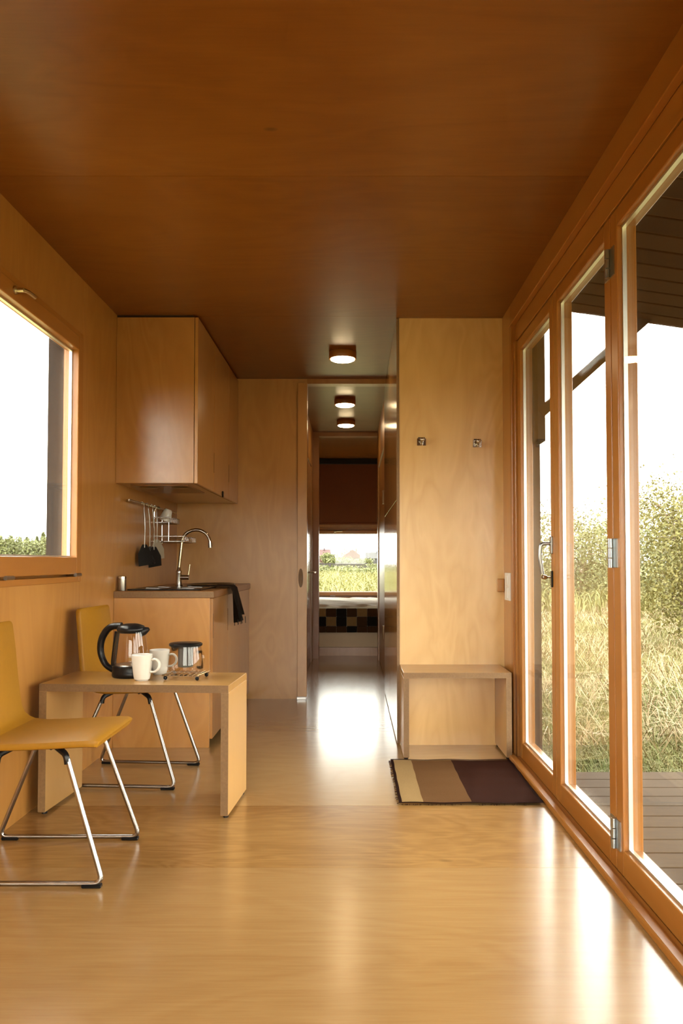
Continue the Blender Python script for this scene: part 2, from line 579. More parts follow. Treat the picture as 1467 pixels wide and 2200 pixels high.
# ------------------------------------------------------------------ tilt windows
def tilt_window(name, label, M, W, H, handle_x, hinge_xs, f=0.028, s_side=0.058, s_top=0.07, s_bot=0.082):
    """window lying in the local X (width) / Z (height) plane, room on the -Y side; M = world matrix"""
    o = struct(name, label)
    o.matrix_world = M
    d0, d1 = -0.006, 0.075
    for nm, dm, mt in (('frame_side', (0, f, d0, d1, 0, H), 'pine_frame_z'), ('frame_side', (W - f, W, d0, d1, 0, H), 'pine_frame_z'),
                       ('frame_bottom', (f, W - f, d0, d1, 0, f), 'pine_frame_x'), ('frame_top', (f, W - f, d0, d1, H - f, H), 'pine_frame_x')):
        bob(nm, dm, mt, o, 0.002)
    for nm, dm in (('rebate', (f, f + 0.02, 0.056, d1, f, H - f)), ('rebate', (W - f - 0.02, W - f, 0.056, d1, f, H - f)), ('rebate', (f + 0.02, W - f - 0.02, 0.056, d1, f, f + 0.025)), ('rebate', (f + 0.02, W - f - 0.02, 0.056, d1, H - f - 0.02, H - f))):
        bob(nm, dm, 'pine_frame_z', o)
    g = 0.004
    a, c = f + g, W - f - g
    z0, z1 = f + g + 0.008, H - f - g
    e0, e1 = -0.016, 0.055
    for nm, dm, mt in (('sash_side', (a, a + s_side, e0, e1, z0, z1), 'pine_frame_z'), ('sash_side', (c - s_side, c, e0, e1, z0, z1), 'pine_frame_z'),
                       ('sash_bottom', (a + s_side, c - s_side, e0, e1, z0, z0 + s_bot), 'pine_frame_x'), ('sash_top', (a + s_side, c - s_side, e0, e1, z1 - s_top, z1), 'pine_frame_x')):
        bob(nm, dm, mt, o, 0.004, seg=2)
    ga, gc, gz0, gz1 = a + s_side - 0.006, c - s_side + 0.006, z0 + s_bot - 0.006, z1 - s_top + 0.006
    for y in (0.012, 0.032):
        bob('glass_pane', (ga, gc, y, y + 0.004, gz0, gz1), 'pane_glass', o)
    b_ = nb()
    k = 0.014
    box(b_, ga, ga + k, 0.017, 0.031, gz0, gz1)
    box(b_, gc - k, gc, 0.017, 0.031, gz0, gz1)
    box(b_, ga + k, gc - k, 0.017, 0.031, gz0, gz0 + k)
    box(b_, ga + k, gc - k, 0.017, 0.031, gz1 - k, gz1)
    ob('spacer', b_, 'aluminium', o)
    # dark outer reveal boards and metal sill
    for dm in ((-0.03, 0.008, d1, 0.168, -0.03, H + 0.03), (W - 0.008, W + 0.03, d1, 0.168, -0.03, H + 0.03), (0.008, W - 0.008, d1, 0.168, H - 0.008, H + 0.03)):
        bob('outer_reveal', dm, 'dark_cladding', o)
    bob('outer_sill', (0, W, d1, 0.165, -0.03, 0.012), 'aluminium', o)
    # handle on the top rail
    h = ob('handle', lathe(nb(), [(0, 0), (0.017, 0), (0.017, 0.008), (0.009, 0.012), (0.009, 0.038), (0, 0.04)], 16), 'brass_grey', o, True)
    h.location = (handle_x, e0 + 0.0, z1 - s_top * 0.45)
    h.rotation_euler = (R(90), 0, 0)
    ob('lever', tube(nb(), fillet([(0, 0, 0.034), (0.03, 0.004, 0.042), (0.105, 0.006, 0.04)], 0.02), [0.008] * 7 + [0.007] if False else 0.0085, 8), 'brass_grey', h, True)
    for hx in hinge_xs:
        ob('hinge', tube(nb(), [(hx - 0.035, e0 - 0.004, z0 - 0.004), (hx + 0.035, e0 - 0.004, z0 - 0.004)], 0.009, 10), 'steel', o, True)
    return o


wood('pine_frame_x', (0.385, 0.16, 0.03), (0.29, 0.10, 0.015), 'X', 0.3, 0.3, 0.3, 1.0, 0.0)
# left window: local X -> world +Y, local -Y (room) -> world +X
Ml = Matrix(((0, -1, 0, XL), (1, 0, 0, WY0), (0, 0, 1, WZ0), (0, 0, 0, 1)))
tilt_window('window_1', 'wide pine-framed tilt window in the left wall', Ml, WY1 - WY0, WZ1 - WZ0, 0.84, [0.09, 0.82, WY1 - WY0 - 0.085])
Mb = Matrix(((1, 0, 0, BX0), (0, 1, 0, YB), (0, 0, 1, BZ0), (0, 0, 0, 1)))
tilt_window('window_2', 'low pine-framed bedroom window above the bed', Mb, BX1 - BX0, BZ1 - BZ0, 0.70, [0.12, 0.67, 1.5], s_bot=0.05, s_top=0.045)
# unseen glazing added behind the camera to light the surfaces facing it
Mr = Matrix(((-1, 0, 0, RX1), (0, -1, 0, YF), (0, 0, 1, 0.02), (0, 0, 0, 1)))
tilt_window('added_window', 'unseen glazed window added behind the viewer to light the room', Mr, RX1 - RX0, RZ1 - 0.02, 0.5, [0.2, 1.7])

# ------------------------------------------------------------------ folding glass doors
tr = struct('trim_1', 'orange pine frame, head and sill of the folding doors')
bob('head', (XR + 0.018, XR + 0.10, DY0, DY1, 2.275, DZ1 + 0.0), 'pine_frame_y', tr, 0.002)
bob('head_lip', (XR - 0.012, XR + 0.018, DY0, DY1 - 0.02, DZ1 - 0.004, DZ1 + 0.012), 'pine_frame_y', tr, 0.003)
bob('jamb', (XR - 0.004, XR + 0.10, 4.345, DY1 + 0.004, 0.0, DZ1), 'pine_frame_z', tr, 0.003)
bob('jamb_stop', (XR + 0.008, XR + 0.10, 4.312, 4.345, 0.0, 2.275), 'pine_frame_z', tr, 0.003)
bob('jamb', (XR - 0.004, XR + 0.10, DY0 - 0.004, 0.38, 0.0, DZ1), 'pine_frame_z', tr, 0.003)
bob('sill', (0.838, 0.872, 0.30, 4.33, 0.0, 0.026), 'pine_frame_y', tr, 0.006, seg=2)
bob('sill_groove', (0.872, 0.90, 0.30, 4.33, 0.0, 0.012), 'pine_frame_y', tr)
bob('sill_track', (0.90, 1.02, 0.30, 4.33, -0.05, 0.005), 'pine_frame_y', tr)
bob('outer_reveal', (0.975, 1.022, 4.305, 4.345, -0.05, 2.40), 'dark_cladding', tr)
bob('outer_reveal', (0.975, 1.022, 0.33, 0.37, -0.05, 2.40), 'dark_cladding', tr)
bob('outer_reveal', (0.975, 1.022, 0.33, 4.345, 2.28, 2.40), 'dark_cladding', tr)

YD = [4.306, 3.53, 2.735, 1.955, 1.17, 0.385]
LX0, LX1 = 0.900, 0.968


def door_leaf(i, ya, yb, label):
    """ya > yb: leaf between the two"""
    o = struct('door_%d' % i, label)
    g = 0.0025
    y1, y0 = ya - g, yb + g
    z0, z1 = 0.012, 2.268
    st, bt, tp = 0.066, 0.085, 0.062
    bob('stile', (LX0, LX1, y0, y0 + st, z0, z1), 'pine_frame_z', o, 0.004, seg=2)
    bob('stile', (LX0, LX1, y1 - st, y1, z0, z1), 'pine_frame_z', o, 0.004, seg=2)
    bob('rail', (LX0, LX1, y0 + st, y1 - st, z0, z0 + bt), 'pine_frame_y', o, 0.004, seg=2)
    bob('rail', (LX0, LX1, y0 + st, y1 - st, z1 - tp, z1), 'pine_frame_y', o, 0.004, seg=2)
    ga, gc, gz0, gz1 = y0 + st - 0.006, y1 - st + 0.006, z0 + bt - 0.006, z1 - tp + 0.006
    for x in (0.912, 0.932):
        bob('glass_pane', (x, x + 0.004, ga, gc, gz0, gz1), 'pane_glass', o)
    b_ = nb()
    k = 0.014
    box(b_, 0.917, 0.931, ga, ga + k, gz0, gz1)
    box(b_, 0.917, 0.931, gc - k, gc, gz0, gz1)
    box(b_, 0.917, 0.931, ga + k, gc - k, gz0, gz0 + k)
    box(b_, 0.917, 0.931, ga + k, gc - k, gz1 - k, gz1)
    ob('spacer', b_, 'aluminium', o)
    return o


dl = []
labs = ['glazed folding door leaf with lever handle next to the partition', 'glazed folding door leaf hinged to the handle leaf neighbour',
        'glazed folding door leaf with three steel hinges on its stile', 'glazed folding door leaf, fourth from the partition',
        'glazed folding door leaf, fifth from the partition']
for i in range(5):
    dl.append(door_leaf(i + 1, YD[i], YD[i + 1], labs[i]))
# hinges between leaf 2 and leaf 3
for zc in (2.10, 1.09, 0.135):
    h = bob('hinge', (LX0 - 0.004, LX0 + 0.002, YD[2] - 0.002, YD[2] + 0.052, zc - 0.05, zc + 0.05), 'hinge_metal', dl[2], 0.001)
    for k in range(3):
        ob('knuckle', tube(nb(), [(LX0 - 0.009, YD[2], zc - 0.05 + k * 0.0345), (LX0 - 0.009, YD[2], zc - 0.05 + k * 0.0345 + 0.031)], 0.0095, 10), 'hinge_metal', h, True)
    bob('leaf_plate', (LX0 - 0.004, LX0 + 0.002, YD[2] - 0.045, YD[2] - 0.002, zc - 0.05, zc + 0.05), 'hinge_metal', h, 0.001)
# lever handle and keyed lock on leaf 1
yh = YD[1] + 0.042
h = bob('handle', (LX0 - 0.010, LX0 + 0.001, yh - 0.014, yh + 0.014, 1.095, 1.175), 'hinge_metal', dl[0], 0.004, seg=2)
ob('lever', tube(nb(), fillet([(LX0 - 0.006, yh, 1.142), (LX0 - 0.052, yh, 1.142), (LX0 - 0.056, yh + 0.004, 1.08), (LX0 - 0.044, yh + 0.008, 1.005)], 0.016), 0.0085, 10), 'hinge_metal', h, True)
h = bob('lock_plate', (LX0 - 0.007, LX0 + 0.001, yh - 0.012, yh + 0.012, 0.945, 1.02), 'black_plastic', dl[0], 0.004, seg=2)
b_ = tube(nb(), [(LX0 - 0.005, yh, 0.99), (LX0 - 0.026, yh, 0.99)], 0.004, 8)
tube(b_, [(LX0 - 0.022, yh, 0.99), (LX0 - 0.030, yh, 0.99), (LX0 - 0.046, yh, 0.992), (LX0 - 0.05, yh, 0.993)], [0.004, 0.011, 0.011, 0.005], 10)
ob('key', b_, 'chrome', h, True)

# ------------------------------------------------------------------ hall doors
d6 = struct('door_6', 'sliding plywood door edge with a recessed finger pull')
bob('slab', (-0.430, -0.356, YK - 0.035, YK + 0.0, 0.02, 2.457), 'ply_kitchen', d6, 0.002)
h = ob('finger_pull', lathe(nb(), [(0, 0), (0.019, 0), (0.019, 0.004), (0.012, 0.004), (0.010, 0.002), (0, 0.002)], 20, sy=3.9), 'ply_edge', d6, True)
h.location = (-0.404, YK - 0.0352, 0.935)
h.rotation_euler = (R(90), 0, 0)
bob('floor_guide', (-0.432, -0.36, YK - 0.05, YK - 0.005, 0.0, 0.022), 'steel', d6, 0.002)
d7 = struct('door_7', 'flush plywood hall door with a chrome lever')
bob('slab', (-0.485, -0.447, 7.555, 8.445, 0.01, 2.078), 'ply_gloss', d7, 0.002)
ob('handle', tube(nb(), fillet([(-0.447, 8.36, 0.95), (-0.395, 8.36, 0.95), (-0.392, 8.24, 0.95)], 0.015), 0.009, 8), 'chrome', d7, True)
d8 = struct('door_8', 'flush plywood bathroom door with two hinges')
bob('slab', (XH + 0.012, XH + 0.05, 6.955, 8.545, 0.01, 2.078), 'ply_wall', d8, 0.002)
for zc in (1.63, 0.44):
    ob('hinge', tube(nb(), [(XH + 0.0, 6.97, zc - 0.06), (XH + 0.0, 6.97, zc + 0.06)], 0.014, 8), 'brass_grey', d8, True)

# ------------------------------------------------------------------ ceiling lamps
for i, (ly, lab) in enumerate(((5.38, 'round wooden ceiling lamp lit above the kitchen, before the hall opening'),
                               (6.97, 'round ceiling lamp lit in the hall just past the opening'),
                               (8.02, 'round ceiling lamp lit in the hall next to the bedroom doorway'))):
    t = thing('ceiling_lamp', lab, 'lamp', (-0.07, ly, ZC), 0, 'row of round ceiling lamps')
    ob('housing', lathe(nb(), [(0, 0), (0.092, 0), (0.094, -0.004), (0.094, -0.042), (0.090, -0.047), (0.083, -0.047), (0.083, -0.038), (0, -0.038)], 40), 'pine_frame_z', t, True)
    ob('lens', lathe(nb(), [(0, -0.037), (0.082, -0.037), (0.082, -0.052), (0.07, -0.058), (0.04, -0.062), (0, -0.063)], 40), 'lamp_lens', t, True)

# ------------------------------------------------------------------ kitchen
KY0, KY1 = 4.55, YK
ZT = 0.892
kc = thing('base_cabinet', 'birch plywood kitchen base cabinet under the worktop', 'cabinet', (XL, KY0, 0))
bob('end_panel', (0.001, 0.552, 0, 0.02, 0, ZT - 0.04), 'ply_cabinet', kc, 0.001)
bob('carcass', (0.001, 0.538, 0.02, KY1 - KY0, 0.08, ZT - 0.04), 'ply_cabinet', kc)
bob('plinth', (0.001, 0.49, 0.02, KY1 - KY0, 0.0, 0.08), 'dark_gap', kc)
dy = [0.024, 0.56, 1.09, KY1 - KY0 - 0.003]
for a, c in zip(dy, dy[1:]):
    d = bob('door', (0.545, 0.566, a + 0.0015, c - 0.0015, 0.045, ZT - 0.043), 'ply_cabinet', kc, 0.001)
    bob('seam_slot', (0.5655, 0.567, a + 0.003, a + 0.009, 0.62, 0.76), 'dark_gap', d)
wt = tag(bob('worktop', (XL + 0.001, XL + 0.575, KY0 - 0.004, KY1 - 0.001, ZT - 0.04, ZT), 'worktop', bev=0.002), 'brown laminated kitchen worktop on the base cabinet', 'worktop')
bob('edge_band', (XL + 0.0015, XL + 0.5755, KY0 - 0.0045, KY0 - 0.0035, ZT - 0.037, ZT - 0.003), 'ply_edge', wt)
hob = thing('hob', 'flat black glass hob set into the worktop', 'hob', (XL + 0.28, 4.92, ZT))
bob('plate', (-0.235, 0.20, -0.26, 0.26, 0, 0.007), 'black_plastic', hob, 0.002)
for (x, y, r) in ((-0.12, -0.12, 0.08), (0.09, -0.11, 0.07), (-0.11, 0.12, 0.07), (0.09, 0.12, 0.08)):
    ob('cooking_ring', lathe(nb(), [(r - 0.004, 0.0068), (r - 0.004, 0.0078), (r, 0.0078), (r, 0.0068)], 32, x, y), 'steel', hob)
sk = thing('sink', 'black inset sink bowl in the worktop under the tap', 'sink', (XL + 0.372, 5.62, ZT))
b_ = nb()
prof = [(0.0, 0.002), (0.13, 0.002), (0.165, 0.004), (0.185, 0.012), (0.20, 0.014), (0.212, 0.010), (0.215, -0.001), (0, -0.001)]
lathe(b_, prof, 40, 0, 0, 0.76, 1.5)
ob('bowl', b_, 'black_plastic', sk, True)
ob('drain', lathe(nb(), [(0, 0.006), (0.03, 0.006), (0.038, 0.0025), (0.038, 0.001), (0, 0.001)], 24), 'steel', sk, True)
fa = thing('tap', 'tall chrome swan-neck kitchen tap behind the sink', 'tap', (XL + 0.165, 5.50, ZT))
b_ = lathe(nb(), [(0, 0), (0.026, 0), (0.026, 0.006), (0.02, 0.01), (0.019, 0.09), (0.021, 0.10), (0.014, 0.115), (0.012, 0.13), (0, 0.13)], 20)
ob('body', b_, 'chrome', fa, True)
arc = [(0.0, 0, 0.12), (0.016, 0, 0.27)]
for k in range(13):
    a = PI - k * (PI * 0.97) / 12
    arc.append((0.117 + 0.098 * math.cos(a), 0.0, 0.30 + 0.09 * math.sin(a)))
arc.append((0.216, 0, 0.272))
sp = ob('spout', tube(nb(), arc, 0.0115, 12), 'chrome', fa, True)
ob('nozzle', tube(nb(), [(0.2145, 0, 0.30), (0.2165, 0, 0.266)], 0.0135, 12), 'steel', sp, True)
lv = ob('mixer', tube(nb(), [(0.01, 0, 0.06), (0.07, 0, 0.06)], 0.017, 14), 'chrome', fa, True)
ob('lever', tube(nb(), [(0.064, 0, 0.066), (0.072, 0, 0.12), (0.075, 0, 0.15)], [0.006, 0.005, 0.0045], 8), 'chrome', lv, True)

ca = thing('steel_canister', 'small brushed steel canister on the worktop corner by the wall', 'canister', (XL + 0.034, 4.60, ZT))
ob('body', lathe(nb(), [(0, 0), (0.022, 0), (0.023, 0.003), (0.023, 0.072), (0, 0.072)], 24), 'steel', ca, True)
ob('lid', lathe(nb(), [(0, 0.072), (0.024, 0.072), (0.024, 0.083), (0.02, 0.086), (0, 0.086)], 24), 'chrome', ca, True)

# black tea towel hanging over the worktop edge
tw = nb()
XE = XL + 0.5755
nu, nv = 12, 22
grid = []
for j in range(nv):
    s = j / (nv - 1)
    row = []
    for i in range(nu):
        u = i / (nu - 1)
        yy = 5.00 + 0.33 * u * (1 - 0.15 * (0.5 - abs(s - 0.5))) + 0.03 * s
        fold = 0.008 * math.sin(u * 9 + s * 2)
        if s < 0.35:
            k = s / 0.35
            x = XE - 0.11 + 0.118 * k
            z = ZT + 0.014 + 0.004 * math.sin(u * 8) - 0.004 * k
        else:
            k = (s - 0.35) / 0.65
            x = XE + 0.018 + fold + 0.035 * k ** 0.7 + 0.02 * math.sin(u * 13 + 1) * k
            z = ZT + 0.008 - k * (0.215 + 0.02 * math.sin(u * 5))
            yy += 0.02 * k * (1 - u * 0.5)
        row.append(tw.verts.new((x, yy, z)))
    grid.append(row)
for j in range(nv - 1):
    for i in range(nu - 1):
        tw.faces.new((grid[j][i], grid[j][i + 1], grid[j + 1][i + 1], grid[j + 1][i]))
bmesh.ops.solidify(tw, geom=tw.faces[:], thickness=0.006)
o = tag(ob('tea_towel', tw, 'black_matte', smooth=True), 'black tea towel draped over the front edge of the worktop', 'towel')
b_ = nb()
for k in range(9):
    u = k / 8
    tube(b_, [(XE + 0.05 + 0.02 * math.sin(u * 13 + 1), 5.05 + 0.31 * u, ZT - 0.20), (XE + 0.052 + 0.02 * math.sin(u * 13 + 1), 5.052 + 0.31 * u, ZT - 0.228 - 0.008 * (k % 3))], 0.0025, 5)
ob('fringe', b_, 'black_matte', o, kind='stuff')

# wall cabinet
UZ0, UZ1 = 1.515, 2.482
uc = thing('wall_cabinet', 'tall birch plywood wall cabinet hung above the worktop', 'cabinet', (XL, KY0 + 0.01, 0))
LU = KY1 - KY0 - 0.011
bob('end_panel', (0.001, 0.452, 0, 0.02, UZ0, UZ1), 'ply_cabinet', uc, 0.001)
bob('carcass', (0.001, 0.448, 0.02, LU, UZ0 + 0.02, UZ1), 'ply_cabinet', uc)
bob('filler', (0.001, 0.44, 0.004, LU, UZ1, ZC), 'dark_gap', uc)
bob('bottom', (0.001, 0.446, 0.02, LU, UZ0, UZ0 + 0.02), 'ply_cabinet', uc)
dy = [0.0, 0.545, 1.155, LU]
for i, (a, c) in enumerate(zip(dy, dy[1:])):
    d = bob('door', (0.455, 0.474, a + 0.0015, c - 0.0015, UZ0 - 0.002, UZ1), 'ply_cabinet', uc, 0.0015)
    if i:
        bob('slot_grip', (0.4738, 0.4746, a - 0.004, a + 0.006, UZ0 + 0.12, UZ0 + 0.25), 'dark_gap', d)
bob('catch', (0.474, 0.482, 0.86, 0.90, UZ0 - 0.012, UZ0 + 0.03), 'black_plastic', uc, 0.002)
b_ = bob('hood_grille', (0.06, 0.40, 0.10, 0.62, UZ0 - 0.006, UZ0), 'worktop', uc, 0.001)
for x in (0.14, 0.33):
    l = ob('filter_disc', lathe(nb(), [(0, UZ0 - 0.010), (0.05, UZ0 - 0.010), (0.056, UZ0 - 0.006), (0.056, UZ0 - 0.004), (0, UZ0 - 0.004)], 24, x, 0.22), 'brass_grey', b_, True)

# rail with hanging utensils, wire rack with a cup
ra = thing('utensil_rail', 'chrome rail fixed to the wall under the wall cabinet', 'rail', (XL, 4.72, 1.43))
b_ = tube(nb(), [(0.035, 0, 0), (0.035, 1.25, 0)], 0.006, 8)
ob('rod', b_, 'chrome', ra, True)
for y in (0.06, 0.565, 1.2):
    ob('bracket', tube(nb(), [(0.0, y, 0), (0.035, y, 0)], 0.008, 8), 'chrome', ra, True)


def utensil(name, label, y, lean, head, mat_head, length):
    t = thing(name, label, 'utensil', (XL + 0.042, y, 1.43), 0, 'utensils on the rail')
    b_ = tube(nb(), fillet([(-0.016, 0, 0.003), (-0.007, 0, 0.012), (0.004, 0, 0.002), (0.004, 0, -0.03)], 0.006), 0.0028, 6)
    ob('hook', b_, 'chrome', t, True)
    ob('shaft', tube(nb(), [(0.004, 0, -0.025), (0.010, lean * 0.4, -0.09), (0.012, lean * 0.7, -length * 0.55), (0.010, lean, -length)], [0.006, 0.009, 0.006, 0.005], 8, flat=0.6), 'steel', t, True)
    b_ = nb()
    if head == 'spatula':
        vs_ = [(-0.012, -0.014, 0.02), (0.010, 0.014, 0.02), (0.034, 0.050, -0.04), (0.038, 0.052, -0.105), (-0.024, -0.046, -0.12), (-0.028, -0.05, -0.04)]
        f = b_.faces.new([b_.verts.new(v) for v in vs_])
        bmesh.ops.solidify(b_, geom=[f], thickness=0.007)
    else:
        pr = []
        for k in range(7):
            a = -PI / 2 + k * (PI / 2) / 6
            pr.append((0.05 * math.cos(a), 0.045 * math.sin(a)))
        pr2 = [(r * 0.9, z * 0.88) for r, z in reversed(pr)]
        lathe(b_, pr + pr2, 20)
        bmesh.ops.rotate(b_, verts=b_.verts, cent=(0, 0, 0), matrix=Matrix.Rotation(R(60), 3, 'Y'))
        bmesh.ops.translate(b_, verts=b_.verts, vec=(0.01, 0, -0.05))
        tube(b_, [(0, 0, 0.02), (0.0, 0, -0.03)], 0.009, 8)
    hd = ob('head', b_, mat_head, t, True)
    hd.location = (0.010, lean, -length)
    return t


utensil('spatula', 'steel-handled spatula with a slanted black head on the rail', 5.02, 0.0, 'spatula', 'black_matte', 0.28)
utensil('ladle', 'steel-handled ladle with a round black bowl on the rail', 5.13, 0.02, 'ladle', 'black_matte', 0.29)
utensil('serving_spoon', 'steel-handled serving turner with a broad black head on the rail', 5.24, 0.02, 'spatula', 'black_matte', 0.29)
utensil('pale_turner', 'utensil with a pale beige head, behind the black ones on the rail', 5.338, 0.0, 'spatula', 'silicone_pale', 0.24)

rk = thing('wire_rack', 'two-tier chrome wire rack on the kitchen wall', 'rack', (XL, 5.42, 0))
for nm, z, dep, ln in (('upper_tier', 1.33, 0.125, 0.26), ('lower_tier', 1.20, 0.215, 0.40)):
    b_ = nb()
    tube(b_, [(0.006, 0, z), (dep, 0, z), (dep, ln, z), (0.006, ln, z), (0.006, 0, z)], 0.0038, 6)
    tube(b_, [(0.006, 0, z + 0.035), (dep, 0, z + 0.035), (dep, ln, z + 0.035), (0.006, ln, z + 0.035), (0.006, 0, z + 0.035)], 0.0032, 6)
    for k in range(9):
        y = ln * k / 8
        tube(b_, [(0.006, y, z), (dep, y, z)], 0.0022, 5)
        tube(b_, [(dep, y, z), (dep, y, z + 0.035)], 0.0022, 5)
    ob(nm, b_, 'chrome', rk, True)
for y in (0.02, 0.24):
    ob('upright', tube(nb(), fillet([(0.006, y, 1.19), (0.006, y, 1.41), (0.024, y, 1.4395), (0.041, y, 1.4395), (0.046, y, 1.424)], 0.008), 0.0042, 6), 'chrome', rk, True)
ob('rack_strut', tube(nb(), [(0.11, 0.0, 1.2), (0.11, 0.0, 1.33)], 0.003, 6), 'chrome', rk, True)


def mug_mesh(h, rt, rb):
    b_ = nb()
    t = 0.004
    pr = [(0, 0.0), (rb * 0.8, 0.0), (rb * 0.84, 0.003), (rb, 0.006)]
    for k in range(1, 9):
        u = k / 8
        pr.append((rb + (rt - rb) * (u ** 0.7), 0.006 + (h - 0.008) * u))
    pr += [(rt - t * 0.5, h), (rt - t, h - 0.003)]
    for k in range(7, -1, -1):
        u = k / 8
        pr.append((max(rb + (rt - rb) * (u ** 0.7) - t, 0.01), 0.012 + (h - 0.014) * u))
    pr.append((0, 0.011))
    lathe(b_, pr, 32)
    return b_


def mug_handle(h, rt, rb):
    pts = [(rt * 0.93, 0, h * 0.80), (rt + 0.02, 0, h * 0.84), (rt + 0.036, 0, h * 0.70), (rt + 0.034, 0, h * 0.48), (rt + 0.012, 0, h * 0.33), (rb * 1.12, 0, h * 0.34)]
    return tube(nb(), fillet(pts, 0.02, 5), 0.0055, 8, flat=1.3)


cu = thing('cup', 'white cup standing upside down and tilted in the upper tier of the wire rack', 'cup', (XL + 0.0865, 5.52, 1.4262))
cu.rotation_euler = (Matrix.Rotation(R(200), 3, 'Y') @ Matrix.Rotation(R(90), 3, 'Z')).to_euler()
ob('body', mug_mesh(0.085, 0.043, 0.026), 'white_ceramic', cu, True)
ob('handle', mug_handle(0.085, 0.043, 0.026), 'white_ceramic', cu, True)
gj = thing('glass_bowl', 'small clear glass bowl in the lower tier of the wire rack', 'bowl', (XL + 0.12, 5.62, 1.202))
ob('body', lathe(nb(), [(0, 0), (0.03, 0), (0.05, 0.012), (0.06, 0.045), (0.057, 0.045), (0.047, 0.014), (0, 0.004)], 28), 'vessel_glass', gj, True)
wg = thing('white_saucer', 'white saucer lying in the lower tier of the wire rack', 'saucer', (XL + 0.12, 5.745, 1.202))
ob('dish', lathe(nb(), [(0, 0), (0.03, 0), (0.058, 0.014), (0.06, 0.016), (0.03, 0.006), (0, 0.005)], 28), 'white_ceramic', wg, True)


# ------------------------------------------------------------------ chairs
def shell(stations, width, thick, round_start, round_end):
    """upholstered shell swept along XZ stations: cross-section a rounded slab of given width"""
    b_ = nb()
    n = len(stations)
    cs = []
    m_ = 5
    hw = 0.5
    r = thick / 2
    rings = []
    for i, (x, z, ws) in enumerate(stations):
        a = stations[max(0, i - 1)]
        c = stations[min(n - 1, i + 1)]
        t = Vector((c[0] - a[0], 0, c[1] - a[1])).normalized()
        nr = Vector((-t.z, 0, t.x))
        W = width * ws / 2 - r
        ring = []
        for s in (1, -1):
            for k in range(m_):
                an = -PI / 2 + PI * k / (m_ - 1)
                yy = s * (W + r * math.cos(an) * 0.9)
                off = r * math.sin(an) * s
                ring.append(b_.verts.new(Vector((x, yy, z)) + nr * off))
        rings.append(ring)
    for p, q in zip(rings, rings[1:]):
        L_ = len(p)
        for j in range(L_):
            k = (j + 1) % L_
            b_.faces.new((p[j], p[k], q[k], q[j]))
    b_.faces.new(list(reversed(rings[0])))
    b_.faces.new(rings[-1])
    return b_


def make_chair(label):
    t = thing('side_chair', label, 'chair', (0, 0, 0), 0, 'mustard chairs at the table')
    ct = [(0.240, 0.455, 0.93), (0.237, 0.457, 0.965), (0.228, 0.459, 0.99), (0.20, 0.460, 1.0), (0.10, 0.455, 1.0), (0.0, 0.450, 1.0), (-0.08, 0.448, 1.0), (-0.125, 0.453, 0.99)]
    bk = [(-0.125, 0.453, 0.99), (-0.152, 0.464, 0.985), (-0.174, 0.482, 0.98), (-0.187, 0.510, 0.975), (-0.194, 0.55, 0.97), (-0.203, 0.63, 0.955), (-0.212, 0.73, 0.94), (-0.220, 0.80, 0.925), (-0.222, 0.822, 0.91), (-0.2235, 0.832, 0.87), (-0.224, 0.836, 0.80)]
    ob('seat', shell(ct, 0.42, 0.028, True, False), 'mustard', t, True)
    ob('backrest', shell(bk, 0.42, 0.026, False, True), 'mustard', t, True)
    for s in (1, -1):
        yf, yt = 0.222 * s, 0.185 * s
        pts = fillet([(-0.10, yt, 0.405), (-0.268, yf, 0.0125), (0.268, yf, 0.0125), (0.135, yt, 0.405)], 0.035, 6)
        ob('side_frame', tube(nb(), pts, 0.0085, 10), 'chair_chrome', t, True)
        for x in (-0.225, 0.232):
            bob('foot_pad', (x - 0.032, x + 0.032, yf - 0.011, yf + 0.011, 0.0, 0.013), 'black_plastic', t, 0.003)
        for x, d in ((-0.10, 1), (0.135, -1)):
            ob('bracket', tube(nb(), fillet([(x, yt, 0.39), (x + d * 0.005, yt, 0.42), (x + d * 0.05, yt * 0.85, 0.442)], 0.015), 0.011, 8), 'black_plastic', t, True)
    ob('cross_tube', tube(nb(), [(0.07, -0.16, 0.437), (0.07, 0.16, 0.437)], 0.008, 8), 'black_plastic', t, True)
    return t


c1 = make_chair('mustard leather chair with chrome sled legs, wholly in front of the plywood table')
c1.location = (-1.082, 2.835, 0)
c2 = copy_tree(c1)
c2['label'] = 'mustard leather chair tucked behind the plywood table, beside the kitchen cabinet'
c2.location = (-1.078, 3.957, 0)
c2.rotation_euler.z = R(-4)


